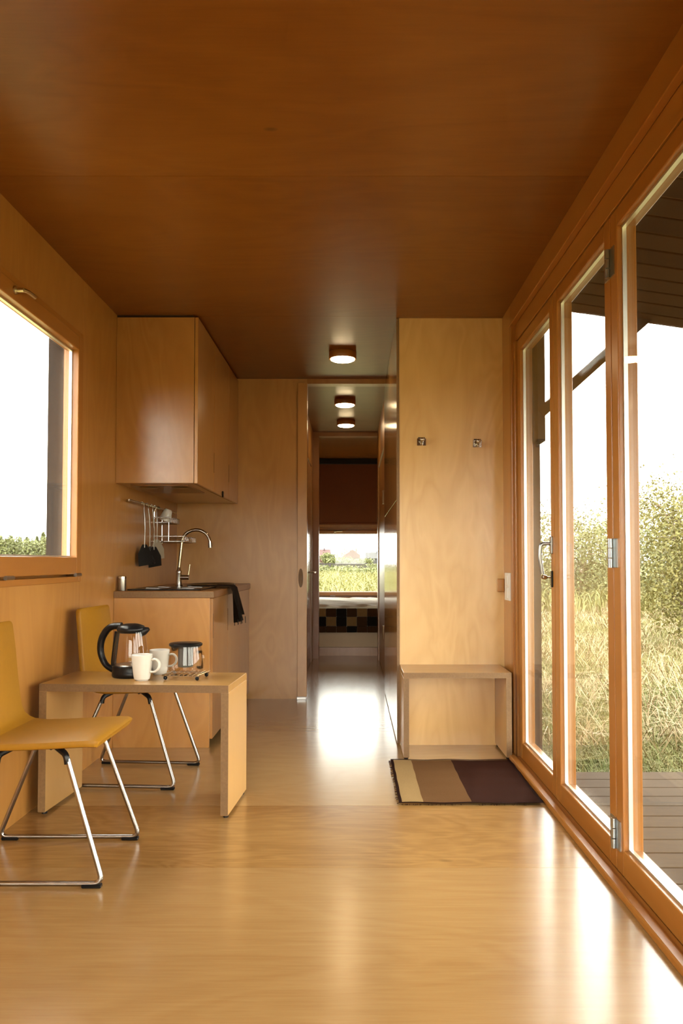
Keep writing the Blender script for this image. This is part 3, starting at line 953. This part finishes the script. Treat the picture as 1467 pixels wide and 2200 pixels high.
# ------------------------------------------------------------------ plywood table and hall bench
def ply_stool(name, label, cat, loc, rz, W, D, H, th, glide=True):
    t = thing(name, label, cat, loc, rz)
    bob('top', (-W / 2, W / 2, -D / 2, D / 2, H - th, H), 'ply_table_top', t, 0.0015)
    for s in (-1, 1):
        x0, x1 = (-W / 2, -W / 2 + th) if s < 0 else (W / 2 - th, W / 2)
        bob('side_panel', (x0, x1, -D / 2, D / 2, 0.012 if glide else 0.0, H - th), 'ply_table', t, 0.0015)
        if glide:
            for y in (-D / 2 + 0.03, D / 2 - 0.03):
                ob('glide', lathe(nb(), [(0, 0), (0.012, 0), (0.012, 0.013), (0, 0.013)], 12, (x0 + x1) / 2, y), 'black_plastic', t)
    # exposed ply edge bands on the front
    bob('edge_face', (-W / 2, W / 2, -D / 2 - 0.0003, -D / 2 + 0.001, H - th, H), 'ply_edge_base', t)
    b_ = nb()
    n = 4
    for k in range(n):
        z = H - th + th * (k + 0.5) / n
        box(b_, -W / 2 + 0.001, W / 2 - 0.001, -D / 2 - 0.0008, -D / 2 + 0.001, z - th * 0.13, z + th * 0.13)
    ob('edge_layer', b_, 'ply_edge', t)
    for s in (-1, 1):
        bob('edge_face', (s * (W / 2 - th) , s * W / 2, -D / 2 - 0.0003, -D / 2 + 0.001, 0.0135, H - th), 'ply_edge_base', t)
        b_ = nb()
        for k in range(n):
            x = s * (W / 2 - th * (k + 0.5) / n)
            box(b_, x - th * 0.13, x + th * 0.13, -D / 2 - 0.0008, -D / 2 + 0.001, 0.014, H - th - 0.001)
        ob('edge_layer', b_, 'ply_edge', t)
    return t


ZTB = 0.547
ply_stool('plywood_table', 'low birch plywood waterfall table carrying the kettle and mugs', 'table', (-0.905, 3.515, 0), R(-3.6), 0.805, 0.385, ZTB, 0.031)
ply_stool('plywood_bench', 'small birch plywood bench against the partition below the hooks', 'bench', (0.562, 4.445, 0), 0, 0.58, 0.345, 0.464, 0.029)

# ------------------------------------------------------------------ things on the table
ke = thing('kettle', 'glass electric kettle with black base, lid and big curved handle', 'kettle', (-0.995, 3.565, ZTB), R(-8))
ob('base', lathe(nb(), [(0, 0), (0.078, 0), (0.082, 0.006), (0.082, 0.022), (0.079, 0.028), (0.080, 0.048), (0.074, 0.052), (0, 0.052)], 40), 'black_plastic', ke, True)
ob('heater_plate', lathe(nb(), [(0, 0.056), (0.068, 0.056), (0.072, 0.051), (0, 0.051)], 32), 'steel', ke, True)
pr = [(0.075, 0.049), (0.0765, 0.065), (0.0765, 0.09), (0.073, 0.13), (0.066, 0.175), (0.060, 0.205), (0.0575, 0.205), (0.0635, 0.175), (0.0705, 0.13), (0.074, 0.09), (0.074, 0.065), (0.0725, 0.049)]
ob('glass_body', lathe(nb(), pr, 40), 'vessel_glass', ke, True)
ob('lid', lathe(nb(), [(0, 0.195), (0.056, 0.195), (0.062, 0.203), (0.063, 0.214), (0.056, 0.226), (0.03, 0.235), (0, 0.237)], 36), 'black_plastic', ke, True)
b_ = nb()
tube(b_, [(0.045, 0, 0.200), (0.065, 0, 0.205), (0.083, 0, 0.213)], [0.024, 0.018, 0.008], 10)
ob('spout', b_, 'black_plastic', ke, True)
hp = fillet([(-0.045, 0, 0.226), (-0.105, 0, 0.222), (-0.143, 0, 0.165), (-0.146, 0, 0.10), (-0.118, 0, 0.045), (-0.074, 0, 0.022)], 0.05, 6)
nn = len(hp)
ob('handle', tube(nb(), hp, [0.016 - 0.004 * abs(i / (nn - 1) - 0.25) for i in range(nn)], 12, flat=1.15), 'black_plastic', ke, True)
ob('handle_strap', tube(nb(), [(-0.066, 0, 0.20), (-0.074, 0, 0.14), (-0.082, 0, 0.07), (-0.082, 0, 0.035)], 0.007, 8, flat=1.8), 'black_plastic', ke, True)
b_ = nb()
for k in range(6):
    a = R(-70)
    z = 0.075 + k * 0.018
    r_ = 0.0775 - 0.00011 * max(0, (z - 0.09) * 1000) * 0.9
    box(b_, r_ * math.cos(a) - 0.006, r_ * math.cos(a) + 0.006, r_ * math.sin(a) - 0.0005, r_ * math.sin(a) + 0.0015, z, z + 0.0012)
ob('level_mark', b_, 'white_plastic', ke)

for (x, y, rz, lab) in ((-0.914, 3.448, R(-12), 'white ceramic mug standing in front of the glass kettle'),
                        (-0.884, 3.634, R(-8), 'white ceramic mug standing behind the other mug, next to the teapot')):
    t = thing('mug', lab, 'mug', (x, y, ZTB), rz, 'white mugs on the table')
    ob('body', mug_mesh(0.112, 0.046, 0.033), 'white_ceramic', t, True)
    ob('handle', mug_handle(0.112, 0.046, 0.033), 'white_ceramic', t, True)

tv = thing('trivet', 'chrome wire trivet with black ball feet under the teapot', 'trivet', (-0.735, 3.508, ZTB), R(-9))
for x in (-0.072, 0.072):
    for y in (-0.06, 0.06):
        f_ = ob('ball_foot', lathe(nb(), [(0, 0)] + [(0.009 * math.sin(PI * k / 6), 0.009 - 0.009 * math.cos(PI * k / 6)) for k in range(1, 6)] + [(0, 0.018)], 12, x, y), 'black_plastic', tv, True)
for y in (-0.06, 0.06):
    ob('cross_bar', tube(nb(), [(-0.085, y, 0.018), (0.085, y, 0.018)], 0.003, 6), 'chrome', tv, True)
for k in range(9):
    x = -0.08 + k * 0.02
    ob('rod', tube(nb(), [(x, -0.082, 0.0225), (x, 0.082, 0.0225)], 0.0026, 6), 'chrome', tv, True)

tp = thing('teapot', 'squat clear glass teapot with black lid and steel strainer', 'teapot', (-0.738, 3.508, ZTB + 0.0248), R(-35))
pr = [(0, 0), (0.066, 0), (0.074, 0.005), (0.078, 0.016), (0.077, 0.04), (0.073, 0.085), (0.068, 0.118), (0.0655, 0.118), (0.0705, 0.085), (0.0745, 0.04), (0.0755, 0.017), (0.07, 0.005), (0, 0.004)]
ob('glass_body', lathe(nb(), pr, 40), 'vessel_glass', tp, True)
ob('lid', lathe(nb(), [(0, 0.112), (0.063, 0.112), (0.063, 0.118), (0.072, 0.119), (0.073, 0.127), (0.068, 0.131), (0.0, 0.132)], 40), 'black_plastic', tp, True)
b_ = lathe(nb(), [(0, 0.026), (0.031, 0.026), (0.033, 0.03), (0.033, 0.112), (0.031, 0.112), (0.031, 0.03), (0, 0.029)], 28)
ob('strainer', b_, 'mesh_steel', tp, True)
hp = fillet([(0.0715, 0, 0.094), (0.105, 0, 0.100), (0.112, 0, 0.06), (0.100, 0, 0.026), (0.0755, 0, 0.03)], 0.03, 6)
ob('handle', tube(nb(), hp, 0.006, 8), 'vessel_glass', tp, True)
ob('spout', tube(nb(), [(-0.068, 0, 0.095), (-0.080, 0, 0.112), (-0.086, 0, 0.117)], [0.014, 0.010, 0.007], 10), 'vessel_glass', tp, True)

# ------------------------------------------------------------------ hooks, switch plate
for (x, z, lab) in ((0.402, 1.762, 'chrome coat hook on the partition, next to the hall corner'),
                    (0.729, 1.752, 'chrome coat hook on the partition, next to the glass doors')):
    t = thing('coat_hook', lab, 'hook', (x, YP, z), 0, 'coat hooks on the partition')
    bob('back_plate', (-0.026, 0.026, -0.006, 0.0, -0.022, 0.022), 'chrome', t, 0.002)
    b_ = tube(nb(), fillet([(0, -0.004, 0.0), (0, -0.030, -0.004), (0, -0.046, 0.018)], 0.012), 0.009, 8)
    ob('prong', b_, 'chrome', t, True)
    ob('knob', lathe(nb(), [(0, 0.0), (0.010, 0.0), (0.014, 0.006), (0.014, 0.012), (0.009, 0.018), (0, 0.018)], 10, 0, -0.047), 'chrome', t, True)
    ob('lower_prong', tube(nb(), fillet([(0, -0.004, -0.012), (0, -0.024, -0.020), (0, -0.034, -0.008)], 0.01), 0.006, 8), 'chrome', t, True)
    bob('shadow_strip', (-0.020, 0.020, -0.0008, 0.0, 0.022, 0.028), 'black_matte', t)  # flat black strip paints a shadow line above the plate
sw = thing('switch_plate', 'white double switch plate on the wall strip beside the partition', 'switch', (XR, 4.475, 0.92))
bob('plate', (-0.010, 0.0, -0.07, 0.07, -0.078, 0.078), 'white_plastic', sw, 0.003, seg=2)
for z in (-0.036, 0.036):
    bob('rocker', (-0.014, -0.008, -0.03, 0.03, z - 0.03, z + 0.03), 'white_plastic', sw, 0.002)
wbk = tag(bob('wooden_block', (0.838, XR - 0.001, YP - 0.03, YP + 0.0, 0.886, 0.962), 'ply_cabinet', bev=0.004), 'small wooden block screwed to the partition beside the switch', 'block')

# ------------------------------------------------------------------ rug
ru = thing('striped_rug', 'flat rug with cream, tan and dark brown stripes before the bench', 'rug', (0.2, 3.48, 0))
RW, RD = 0.632, 0.765


def rug_strip(x0, x1, y0, y1, zt, wob=0.004):
    b_ = nb()
    nx, ny = max(2, int((x1 - x0) / 0.02)), max(2, int((y1 - y0) / 0.02))
    g = []
    for j in range(ny + 1):
        row = []
        for i in range(nx + 1):
            x = x0 + (x1 - x0) * i / nx
            y = y0 + (y1 - y0) * j / ny
            z = zt + 0.0015 * math.sin(x * 23 + y * 9) + 0.001 * math.sin(y * 41)
            row.append(b_.verts.new((x + 0.0008 * math.sin(y * 30), y + 0.001 * math.sin(x * 27), z)))
        g.append(row)
    for j in range(ny):
        for i in range(nx):
            b_.faces.new((g[j][i], g[j][i + 1], g[j + 1][i + 1], g[j + 1][i]))
    bmesh.ops.solidify(b_, geom=b_.faces[:], thickness=-(zt - 0.0))
    return b_


for x0, x1, mt in ((0.012, 0.108, 'rug_cream'), (0.108, 0.319, 'rug_tan'), (0.319, RW - 0.012, 'rug_brown')):
    ob('stripe', rug_strip(x0, x1, 0.012, RD - 0.012, 0.009), mt, ru, True)
for d in ((0, 0.014, 0, RD), (RW - 0.014, RW, 0, RD), (0.012, RW - 0.012, 0, 0.014), (0.012, RW - 0.012, RD - 0.014, RD)):
    ob('binding', rug_strip(d[0], d[1], d[2], d[3], 0.0105), 'rug_edge', ru, True)
b_ = nb()
for k in range(45):
    x = random.uniform(0, RW)
    a = random.uniform(-0.5, 0.5)
    tube(b_, [(x, 0.004, 0.006), (x + a * 0.01, -0.003 - random.random() * 0.005, 0.003)], 0.001, 4)
for k in range(38):
    y = random.uniform(0, RD)
    tube(b_, [(0.004, y, 0.006), (-0.005 - random.random() * 0.007, y + random.uniform(-0.006, 0.006), 0.003)], 0.0013, 4)
ob('fray', b_, 'rug_edge', ru, kind='stuff')

# ------------------------------------------------------------------ bedroom
bd = thing('bed', 'built-in plywood bed platform under the bedroom window', 'bed', (-0.25, 8.97, 0))
bob('base', (-1.11, 1.12, 0.0, 2.02, 0.096, 0.30), 'cream_board', bd, 0.003)
bob('plinth', (-1.11, 1.12, 0.006, 2.02, 0.0, 0.094), 'ply_wall', bd)
bob('mattress', (-1.11, 1.12, 0.012, 2.01, 0.30, 0.50), 'linen', bd, 0.03, seg=3)


def cloth(x0, x1, y0, y1, z, amp, nx, ny, thick, seed):
    b_ = nb()
    r_ = random.Random(seed)
    ph = [(r_.uniform(8, 30), r_.uniform(8, 30), r_.uniform(0, 6)) for _ in range(6)]
    g = []
    for j in range(ny + 1):
        row = []
        for i in range(nx + 1):
            x = x0 + (x1 - x0) * i / nx
            y = y0 + (y1 - y0) * j / ny
            dz = sum(math.sin(x * a + y * b2 + c) for a, b2, c in ph) / 6
            ed = min(1, j / 2, (ny - j) / 2, i / 2, (nx - i) / 2)
            row.append(b_.verts.new((x, y + 0.01 * math.sin(x * 23), z + dz * amp - (1 - ed) * 0.02)))
        g.append(row)
    for j in range(ny):
        for i in range(nx):
            b_.faces.new((g[j][i], g[j][i + 1], g[j + 1][i + 1], g[j + 1][i]))
    bmesh.ops.solidify(b_, geom=b_.faces[:], thickness=thick)
    return b_


dv = tag(ob('duvet', cloth(-1.35, 0.86, 8.985, 10.96, 0.565, 0.022, 90, 60, 0.05, 4), 'linen', smooth=True), 'crumpled white duvet spread over the bed', 'duvet')
bl = thing('patchwork_blanket', 'patchwork throw of black, brown and tan squares hanging down the bed front', 'blanket', (-1.35, 8.9695, 0.262))
PW = 0.1163
rows = ['bktbbkxbtktbkbtbxk', 'kbtkbktkbtbbkktktbk', 'bbkbtbkbtbbkbbbkbbk']
pat = [['b', 'k', 'b', 't', 'b', 'b', 'k', 'b', 't', 'b', 'k', 'b', 't', 'b', 'k', 'b', 't', 'b', 'k'],
       ['k', 't', 'b', 'k', 't', 'k', 't', 'b', 'k', 't', 'k', 't', 'b', 'k', 't', 'k', 'b', 't', 'k'],
       ['b', 'b', 'k', 'b', 'b', 'b', 'b', 'b', 'b', 'b', 'b', 'k', 'b', 'b', 'k', 'b', 'b', 'k', 'b']]
zr = [(0.178, 0.272), (0.072, 0.178), (0.0, 0.072)]
for r_ in range(3):
    for c_ in range(19):
        x0 = c_ * PW
        ob('patch', box(nb(), x0 + 0.0008, x0 + PW - 0.0008, -0.014 - 0.004 * ((r_ + c_) % 2), 0.0, zr[r_][0] + 0.0008, zr[r_][1] - 0.0008, 0.004, 2),
           {'b': 'patch_brown', 'k': 'patch_black', 't': 'patch_tan'}[pat[r_][c_]], bl)
rb = thing('wall_shade', 'dark brown sheet painting the shaded wall above the bedroom window, black rail on top', 'sheet', (-0.06, YB, 0))
bob('curtain_rail', (-0.90, 0.90, -0.07, 0.0, 2.415, 2.493), 'black_matte', rb, 0.004)
bob('shade_sheet', (-0.88, 0.88, -0.045, -0.041, 1.60, 2.43), 'wall_shade_brown', rb)  # dark sheet paints the shade on the backlit plywood wall
bob('sheet_edge', (-0.88, 0.88, -0.052, -0.034, 1.575, 1.60), 'wall_shade_brown', rb, 0.004)

# ------------------------------------------------------------------ outside: ground, deck, canopy
GZ = -0.36
b_ = nb()
v = [b_.verts.new(p) for p in ((-700, -500, GZ), (700, -500, GZ), (700, 900, GZ), (-700, 900, GZ))]
b_.faces.new(v)
g = ob('ground', b_, 'ground_turf', kind='structure')
g['label'] = 'meadow ground of dry and green turf'

dk = thing('deck', 'weathered grey timber deck outside the folding doors', 'deck', (1.02, 0, -0.05))
NP = 28
for k in range(NP):
    y1 = 4.222 - 0.146 * k
    bob('plank', (0.0, 2.1, y1 - 0.139, y1, -0.03, 0.0), 'deck_wood', dk, 0.003)
bob('joist', (0.02, 2.08, 0.14, 4.21, -0.14, -0.032), 'dark_gap', dk)
for x in (0.1, 1.0, 1.95):
    for y in (0.3, 2.2, 4.0):
        bob('foot_post', (x, x + 0.09, y, y + 0.09, GZ + 0.05, -0.14), 'deck_wood', dk)

cn = thing('canopy', 'dark timber canopy sloping out over the deck', 'canopy', (1.0, 0, 2.452))
SL = 8.4
CL = 2.1


def slope(o):
    o.rotation_euler = (0, R(SL), 0)
    return o


for k in range(36):
    y1 = 4.25 - 0.150 * k
    slope(bob('board', (0.0, CL, y1 - 0.134, y1, -0.012, 0.012), 'canopy_wood', cn, 0.002))
slope(bob('lit_seam_sheet', (0.0, CL, 4.25 - 0.15 * 36, 4.25, -0.004, 0.03), 'lit_seam_wood', cn))  # pale sheet paints the seams between boards as if lit
slope(bob('rafter', (0.0, CL, 4.19, 4.25, 0.03, 0.13), 'canopy_wood', cn))
slope(bob('fascia', (CL - 0.02, CL + 0.02, 4.25 - 0.15 * 36, 4.25, -0.02, 0.13), 'canopy_wood', cn))
b_ = nb()
P0, P1 = Vector((0.0, 4.21, -0.60)), Vector((0.585, 4.21, -0.075))
d = (P1 - P0).normalized()
n_ = Vector((-d.z, 0, d.x)) * 0.027
vv = []
for yo in (-0.025, 0.025):
    vv.append([b_.verts.new(p + Vector((0, yo, 0))) for p in (P0 - n_, P1 - n_, P1 + n_, P0 + n_)])
b_.faces.new(vv[0]); b_.faces.new(list(reversed(vv[1])))
for i in range(4):
    j = (i + 1) % 4
    b_.faces.new((vv[0][i], vv[1][i], vv[1][j], vv[0][j]))
ob('brace', b_, 'canopy_wood', cn)
bob('wall_post', (-0.015, 0.024, 4.19, 4.302, -0.75, -0.02), 'dark_cladding', cn)


# ------------------------------------------------------------------ vegetation
def tri_mesh(name, V, F):
    me = bpy.data.meshes.new(name)
    V = np.asarray(V, dtype=np.float32).reshape(-1, 3)
    F = np.asarray(F, dtype=np.int32)
    k = F.shape[1]
    me.vertices.add(len(V))
    me.vertices.foreach_set('co', V.ravel())
    me.loops.add(F.size)
    me.loops.foreach_set('vertex_index', F.ravel())
    me.polygons.add(len(F))
    me.polygons.foreach_set('loop_start', np.arange(0, F.size, k, dtype=np.int32))
    me.update(calc_edges=True)
    me.validate()
    return me


def blades(P, h, wdt, lean, name):
    """P (n,3) roots -> bent blades of two segments (5 verts, quad + tri as 3 tris)"""
    n = len(P)
    a = rng.uniform(0, 2 * PI, n)
    dirx, diry = np.cos(a), np.sin(a)
    b_a = rng.uniform(0, 2 * PI, n)
    lx, ly = np.cos(b_a) * lean, np.sin(b_a) * lean
    hw = wdt / 2
    V = np.zeros((n, 5, 3))
    V[:, 0] = P + np.stack([-dirx * hw, -diry * hw, np.zeros(n)], 1)
    V[:, 1] = P + np.stack([dirx * hw, diry * hw, np.zeros(n)], 1)
    mid = P + np.stack([lx * 0.35 * h, ly * 0.35 * h, 0.6 * h], 1)
    V[:, 2] = mid + np.stack([-dirx * hw * .8, -diry * hw * .8, np.zeros(n)], 1)
    V[:, 3] = mid + np.stack([dirx * hw * .8, diry * hw * .8, np.zeros(n)], 1)
    V[:, 4] = P + np.stack([lx * h, ly * h, h * (1 - 0.35 * np.minimum(lean, 1))], 1)
    base = (np.arange(n) * 5)[:, None]
    F = np.concatenate([base + np.array([[0, 1, 3]]), base + np.array([[0, 3, 2]]), base + np.array([[2, 3, 4]])], 1).reshape(-1, 3)
    return tri_mesh(name, V, F)


def scatter(n, x0, x1, y0, y1, power=1.0):
    """more points towards y0"""
    y = y0 + (y1 - y0) * rng.random(n) ** power
    x = x0 + (x1 - x0) * rng.random(n)
    return x, y


# meadow grass in view of the glass doors
x, y = scatter(190000, 1.05, 17.0, 4.66, 26.0, 2.0)
keep = x < 1.4 + y * 0.62
x, y = x[keep], y[keep]
sc = 0.7 + y / 14
P = np.stack([x, y, np.full_like(x, GZ)], 1)
patch = 0.5 + 0.5 * np.sin(x * 1.3 + 1.2 * np.sin(y * 0.9)) * np.cos(y * 0.8 + np.sin(x))
me = blades(P, (0.07 + 0.12 * rng.random(len(x))) * (0.6 + 0.8 * patch), 0.0052 * sc, 0.5 + 1.0 * rng.random(len(x)), 'meadow_grass')
o = ob('meadow_grass', me, 'grass_blade', kind='stuff')
tag(o, 'dry yellow-green meadow grass beyond the deck', 'grass')
# greener grass close to the deck
x, y = scatter(26000, 1.05, 6.5, 4.56, 8.6, 1.7)
P = np.stack([x, y, np.full_like(x, GZ)], 1)
me = blades(P, 0.10 + 0.14 * rng.random(len(x)), 0.005 * (0.7 + y / 14), 0.4 + 0.9 * rng.random(len(x)), 'green_grass')
o = ob('green_grass', me, 'green_blade', kind='stuff')
tag(o, 'fresh green grass growing along the edge of the deck', 'grass')
# flattened straw tufts
cx, cy = scatter(420, 1.5, 15.0, 5.4, 24.0, 1.6)
k = 42
x = (cx[:, None] + rng.normal(0, 0.22, (420, k))).ravel()
y = (cy[:, None] + rng.normal(0, 0.12, (420, k))).ravel()
ok = (y > 5.0) & (x > 1.1)
x, y = x[ok], y[ok]
P = np.stack([x, y, np.full_like(x, GZ)], 1)
me = blades(P, 0.22 + 0.22 * rng.random(len(x)), 0.008 * (0.7 + y / 16), 0.8 + 0.9 * rng.random(len(x)), 'straw')
o = ob('straw_tufts', me, 'straw_blade', kind='stuff')
tag(o, 'pale flattened straw tufts lying in the meadow', 'grass')
# tall dry meadow seen through the bedroom window and around
x, y = scatter(26000, -16, 16, 20.0, 90.0, 1.3)
P = np.stack([x, y, np.full_like(x, GZ)], 1)
me = blades(P, 0.4 + 0.6 * rng.random(len(x)), 0.03 + 0.0008 * y, 0.3 + 0.5 * rng.random(len(x)), 'tall_meadow')
o = ob('tall_grass', me, 'grass_blade', kind='stuff')
tag(o, 'tall straw-coloured meadow beyond the bedroom window', 'grass')


def leaf_quads(C, size):
    n = len(C)
    a = rng.normal(size=(n, 3))
    a /= np.linalg.norm(a, axis=1)[:, None]
    b2 = np.cross(a, rng.normal(size=(n, 3)))
    b2 /= np.linalg.norm(b2, axis=1)[:, None]
    s = (size * rng.uniform(0.6, 1.3, n))[:, None]
    V = np.stack([C - a * s * 0.5, C + b2 * s * 0.3, C + a * s * 0.5, C - b2 * s * 0.3], 1)
    F = (np.arange(n) * 4)[:, None] + np.arange(4)[None]
    return V, F


def broadleaf(name, label, cat, loc, H, W, nleaf, size, mat, group=None, airy=0.35, low=0.12, seed=0, stems=5):
    t = thing(name, label, cat, loc, 0, group)
    r_ = random.Random(seed)
    b_ = nb()
    tips = []
    for s in range(stems):
        a = 2 * PI * s / stems + r_.uniform(-0.5, 0.5)
        sp = r_.uniform(0.15, 0.5) * W
        p = [Vector((0.04 * math.cos(a), 0.04 * math.sin(a), -0.02))]
        top = Vector((sp * math.cos(a), sp * math.sin(a), H * r_.uniform(0.7, 1.0)))
        for k in range(1, 5):
            u = k / 4
            p.append(Vector((top.x * u ** 1.3, top.y * u ** 1.3, top.z * u)) + Vector((r_.uniform(-1, 1), r_.uniform(-1, 1), 0)) * 0.03 * W)
        tube(b_, p, [0.012 * H * (1 - 0.85 * k / 4) for k in range(5)], 5)
        for k in range(1, 5):
            tips.append(p[k])
            for q in range(3):
                aa = r_.uniform(0, 2 * PI)
                e_ = p[k] + Vector((math.cos(aa) * W * 0.3, math.sin(aa) * W * 0.3, H * r_.uniform(-0.05, 0.18)))
                tube(b_, [p[k], (p[k] + e_) / 2 + Vector((0, 0, 0.02 * H)), e_], [0.005 * H, 0.003 * H, 0.001 * H], 4)
                tips += [e_, (p[k] + e_) / 2]
    ob('branches', b_, 'bark', t, kind='stuff')
    T = np.array([list(q) for q in tips])
    T = T[T[:, 2] > low * H * 0.5]
    C = T[rng.integers(0, len(T), nleaf)] + rng.normal(0, 1, (nleaf, 3)) * np.array([W * 0.17, W * 0.17, H * 0.09])
    C = C[C[:, 2] > low * H]
    V, F = leaf_quads(C, size)
    ob('foliage', tri_mesh('foliage', V, F), mat, t, kind='stuff')
    return t


broadleaf('birch_bush', 'bushy young birch with yellowing leaves close to the deck', 'bush', (5.65, 13.0, GZ), 2.55, 1.7, 17000, 0.058, 'birch_leaf', seed=3, low=0.06, stems=7)
broadleaf('birch_bush', 'young birch with yellowing leaves behind the bushy one', 'bush', (8.4, 17.5, GZ), 2.6, 2.2, 12000, 0.07, 'birch_leaf', seed=5, stems=6)
for i, (x, y, h, w_, lab) in enumerate(((6.9, 24.5, 2.5, 2.6, 'slim shrub at the meadow edge, seen through the middle door leaf'),
                                       (10.2, 32.5, 3.6, 3.2, 'tall pale shrub at the meadow edge behind the birches'),
                                       (10.6, 26.0, 2.8, 3.2, 'rounded shrub at the meadow edge beside the tall pale one'),
                                       (7.7, 38.5, 3.7, 3.0, 'distant shrub seen through the door leaf with the handle'),
                                       (15.4, 38.5, 4.4, 3.8, 'high leafy shrub at the far meadow edge'))):
    broadleaf('meadow_shrub', lab, 'shrub', (x, y, GZ), h, w_, 8000, 0.105, 'shrub_leaf', 'shrubs along the meadow edge', seed=20 + i)

for i, (x, y, h, w_, lab) in enumerate(((-2.2, 74, 0.9, 4.0, 'low grey-green shrub in the field before the pink house'),
                                       (1.3, 66, 0.8, 3.2, 'low grey-green shrub in the field before the grey-roofed house'),
                                       (4.2, 92, 1.1, 4.0, 'green shrub in the field by the fence end'))):
    broadleaf('field_shrub', lab, 'shrub', (x, y, GZ), h, w_, 2600, 0.22, 'far_leaf', 'shrubs in the far field', seed=40 + i, low=0.02)
for i, (x, y, h, w_, lab) in enumerate(((-7.2, 235, 3.9, 3.6, 'yellow-green tree between the pink and the red-roofed house'),
                                       (-5.0, 352, 6.6, 7, 'tall pale tree behind the red-roofed house'),
                                       (3.6, 372, 6.4, 7.5, 'pale tree behind the gap of the far houses'),
                                       (12.0, 352, 5.8, 7, 'pale tree behind the grey-roofed house'),
                                       (-14.5, 370, 6.0, 7, 'pale tree behind the pink house'),
                                       (-3.4, 215, 2.2, 4.5, 'leafy bush in front of the red-roofed house'),
                                       (2.6, 190, 2.0, 3.0, 'leafy bush between the red-roofed and the grey-roofed house'))):
    broadleaf('village_tree', lab, 'tree', (x, y, GZ), h, w_, 2200, 0.5, 'far_leaf', 'trees of the far village', seed=60 + i, low=0.05)


def conifer(loc, H, W, label, seed):
    t = thing('spruce_tree', label, 'tree', loc, 0, 'forest edge past the left window')
    ob('trunk', tube(nb(), [(0, 0, -0.1), (0, 0, H * 0.95)], [0.02 * H, 0.003 * H], 6), 'bark', t)
    n = 2200
    u = rng.random(n) ** 0.8
    lay = np.floor(u * 11) / 11
    rad = W * 0.5 * (1.02 - lay) * rng.random(n) ** 0.5
    an = rng.uniform(0, 2 * PI, n)
    C = np.stack([rad * np.cos(an), rad * np.sin(an), H * (0.06 + 0.94 * lay) - rad * 0.35 + rng.normal(0, 0.03 * H, n)], 1)
    C[:, 2] = np.clip(C[:, 2], 0.15, H)
    V, F = leaf_quads(C, H * 0.085)
    ob('needles', tri_mesh('needles', V, F), 'conifer_leaf', t, kind='stuff')


r_ = random.Random(9)
for k in range(22):
    yk = 250 + (k % 3) * 9.0
    conifer(((-138 + k * 2.7 + r_.uniform(-0.5, 0.5)) * yk / 250, yk, GZ), r_.uniform(9.2, 11.8) * yk / 250, r_.uniform(5.2, 6.8),
            'dark green spruce in the row at the forest edge past the left window', k)


for k in range(13):
    yk = 208 + (k % 3) * 12.5
    broadleaf('forest_tree', 'round-crowned yellow-green tree at the forest edge, in front of the spruces', 'tree', ((-128 + k * 3.6 + r_.uniform(-0.5, 0.5)) * yk / 238, yk, GZ), r_.uniform(6.0, 8.2), r_.uniform(4.0, 5.0), 1500, 0.75, 'far_leaf', 'round trees at the forest edge', seed=90 + k, low=0.04)


# far village houses and fence
def house(label, x, y, W, D, Hw, Hr, wall, roof, ridge_x, nwin):
    t = thing('village_house', label, 'house', (x, y, GZ))
    bob('walls', (-W / 2, W / 2, 0, D, 0, Hw), wall, t)
    b_ = nb()
    e_ = 0.4
    if ridge_x:
        pts = [(-W / 2 - e_, -e_, Hw), (W / 2 + e_, -e_, Hw), (W / 2 + e_, D + e_, Hw), (-W / 2 - e_, D + e_, Hw), (-W / 2 - e_, D / 2, Hw + Hr), (W / 2 + e_, D / 2, Hw + Hr)]
        fs = [(0, 1, 5, 4), (2, 3, 4, 5), (1, 2, 5), (3, 0, 4), (3, 2, 1, 0)]
    else:
        pts = [(-W / 2 - e_, -e_, Hw), (W / 2 + e_, -e_, Hw), (W / 2 + e_, D + e_, Hw), (-W / 2 - e_, D + e_, Hw), (0, -e_, Hw + Hr), (0, D + e_, Hw + Hr)]
        fs = [(0, 4, 5, 3), (1, 2, 5, 4), (0, 1, 4), (2, 3, 5), (3, 2, 1, 0)]
    vv = [b_.verts.new(p) for p in pts]
    for f in fs:
        b_.faces.new([vv[i] for i in f])
    ob('roof', b_, roof, t)
    bob('chimney', (W * 0.15, W * 0.15 + 0.5, D * 0.4, D * 0.4 + 0.5, Hw + Hr * 0.5, Hw + Hr + 0.5), wall, t)
    for k in range(nwin):
        xx = -W / 2 + W * (k + 0.5) / nwin
        wn = bob('window', (xx - 0.5, xx + 0.5, -0.05, 0.02, Hw * 0.35, Hw * 0.35 + 1.1), 'house_white', t)
        bob('pane', (xx - 0.4, xx + 0.4, -0.06, -0.04, Hw * 0.35 + 0.1, Hw * 0.35 + 1.0), 'window_dark', wn)
    return t


house('pink house with a pale pink roof in the far village', -12.2, 300, 6.5, 8, 3.6, 2.6, 'house_pink', 'roof_pink', True, 2)
house('cream house with an orange-red gable roof in the far village', -0.2, 310, 8.2, 9, 2.9, 3.5, 'house_cream', 'roof_red', False, 3)
house('long grey-roofed house in the far village', 7.2, 280, 8.5, 8, 2.6, 2.2, 'house_grey', 'roof_grey', True, 3)
fe = thing('far_fence', 'dark plank fence in front of the far village', 'fence', (0, 165, GZ))
bob('rail', (-24, 24, 0.02, 0.08, 0.3, 0.4), 'fence_dark', fe)
bob('rail', (-24, 24, 0.02, 0.08, 0.85, 0.95), 'fence_dark', fe)
src = bob('board', (-0.23, 0.23, -0.02, 0.02, 0.0, 1.15), 'fence_dark', fe)
src.location.x = -23.75
for k in range(1, 96):
    c = src.copy()
    col.objects.link(c)
    c.location = (-23.75 + k * 0.5, 0, 0.06 * math.sin(k * 1.7))
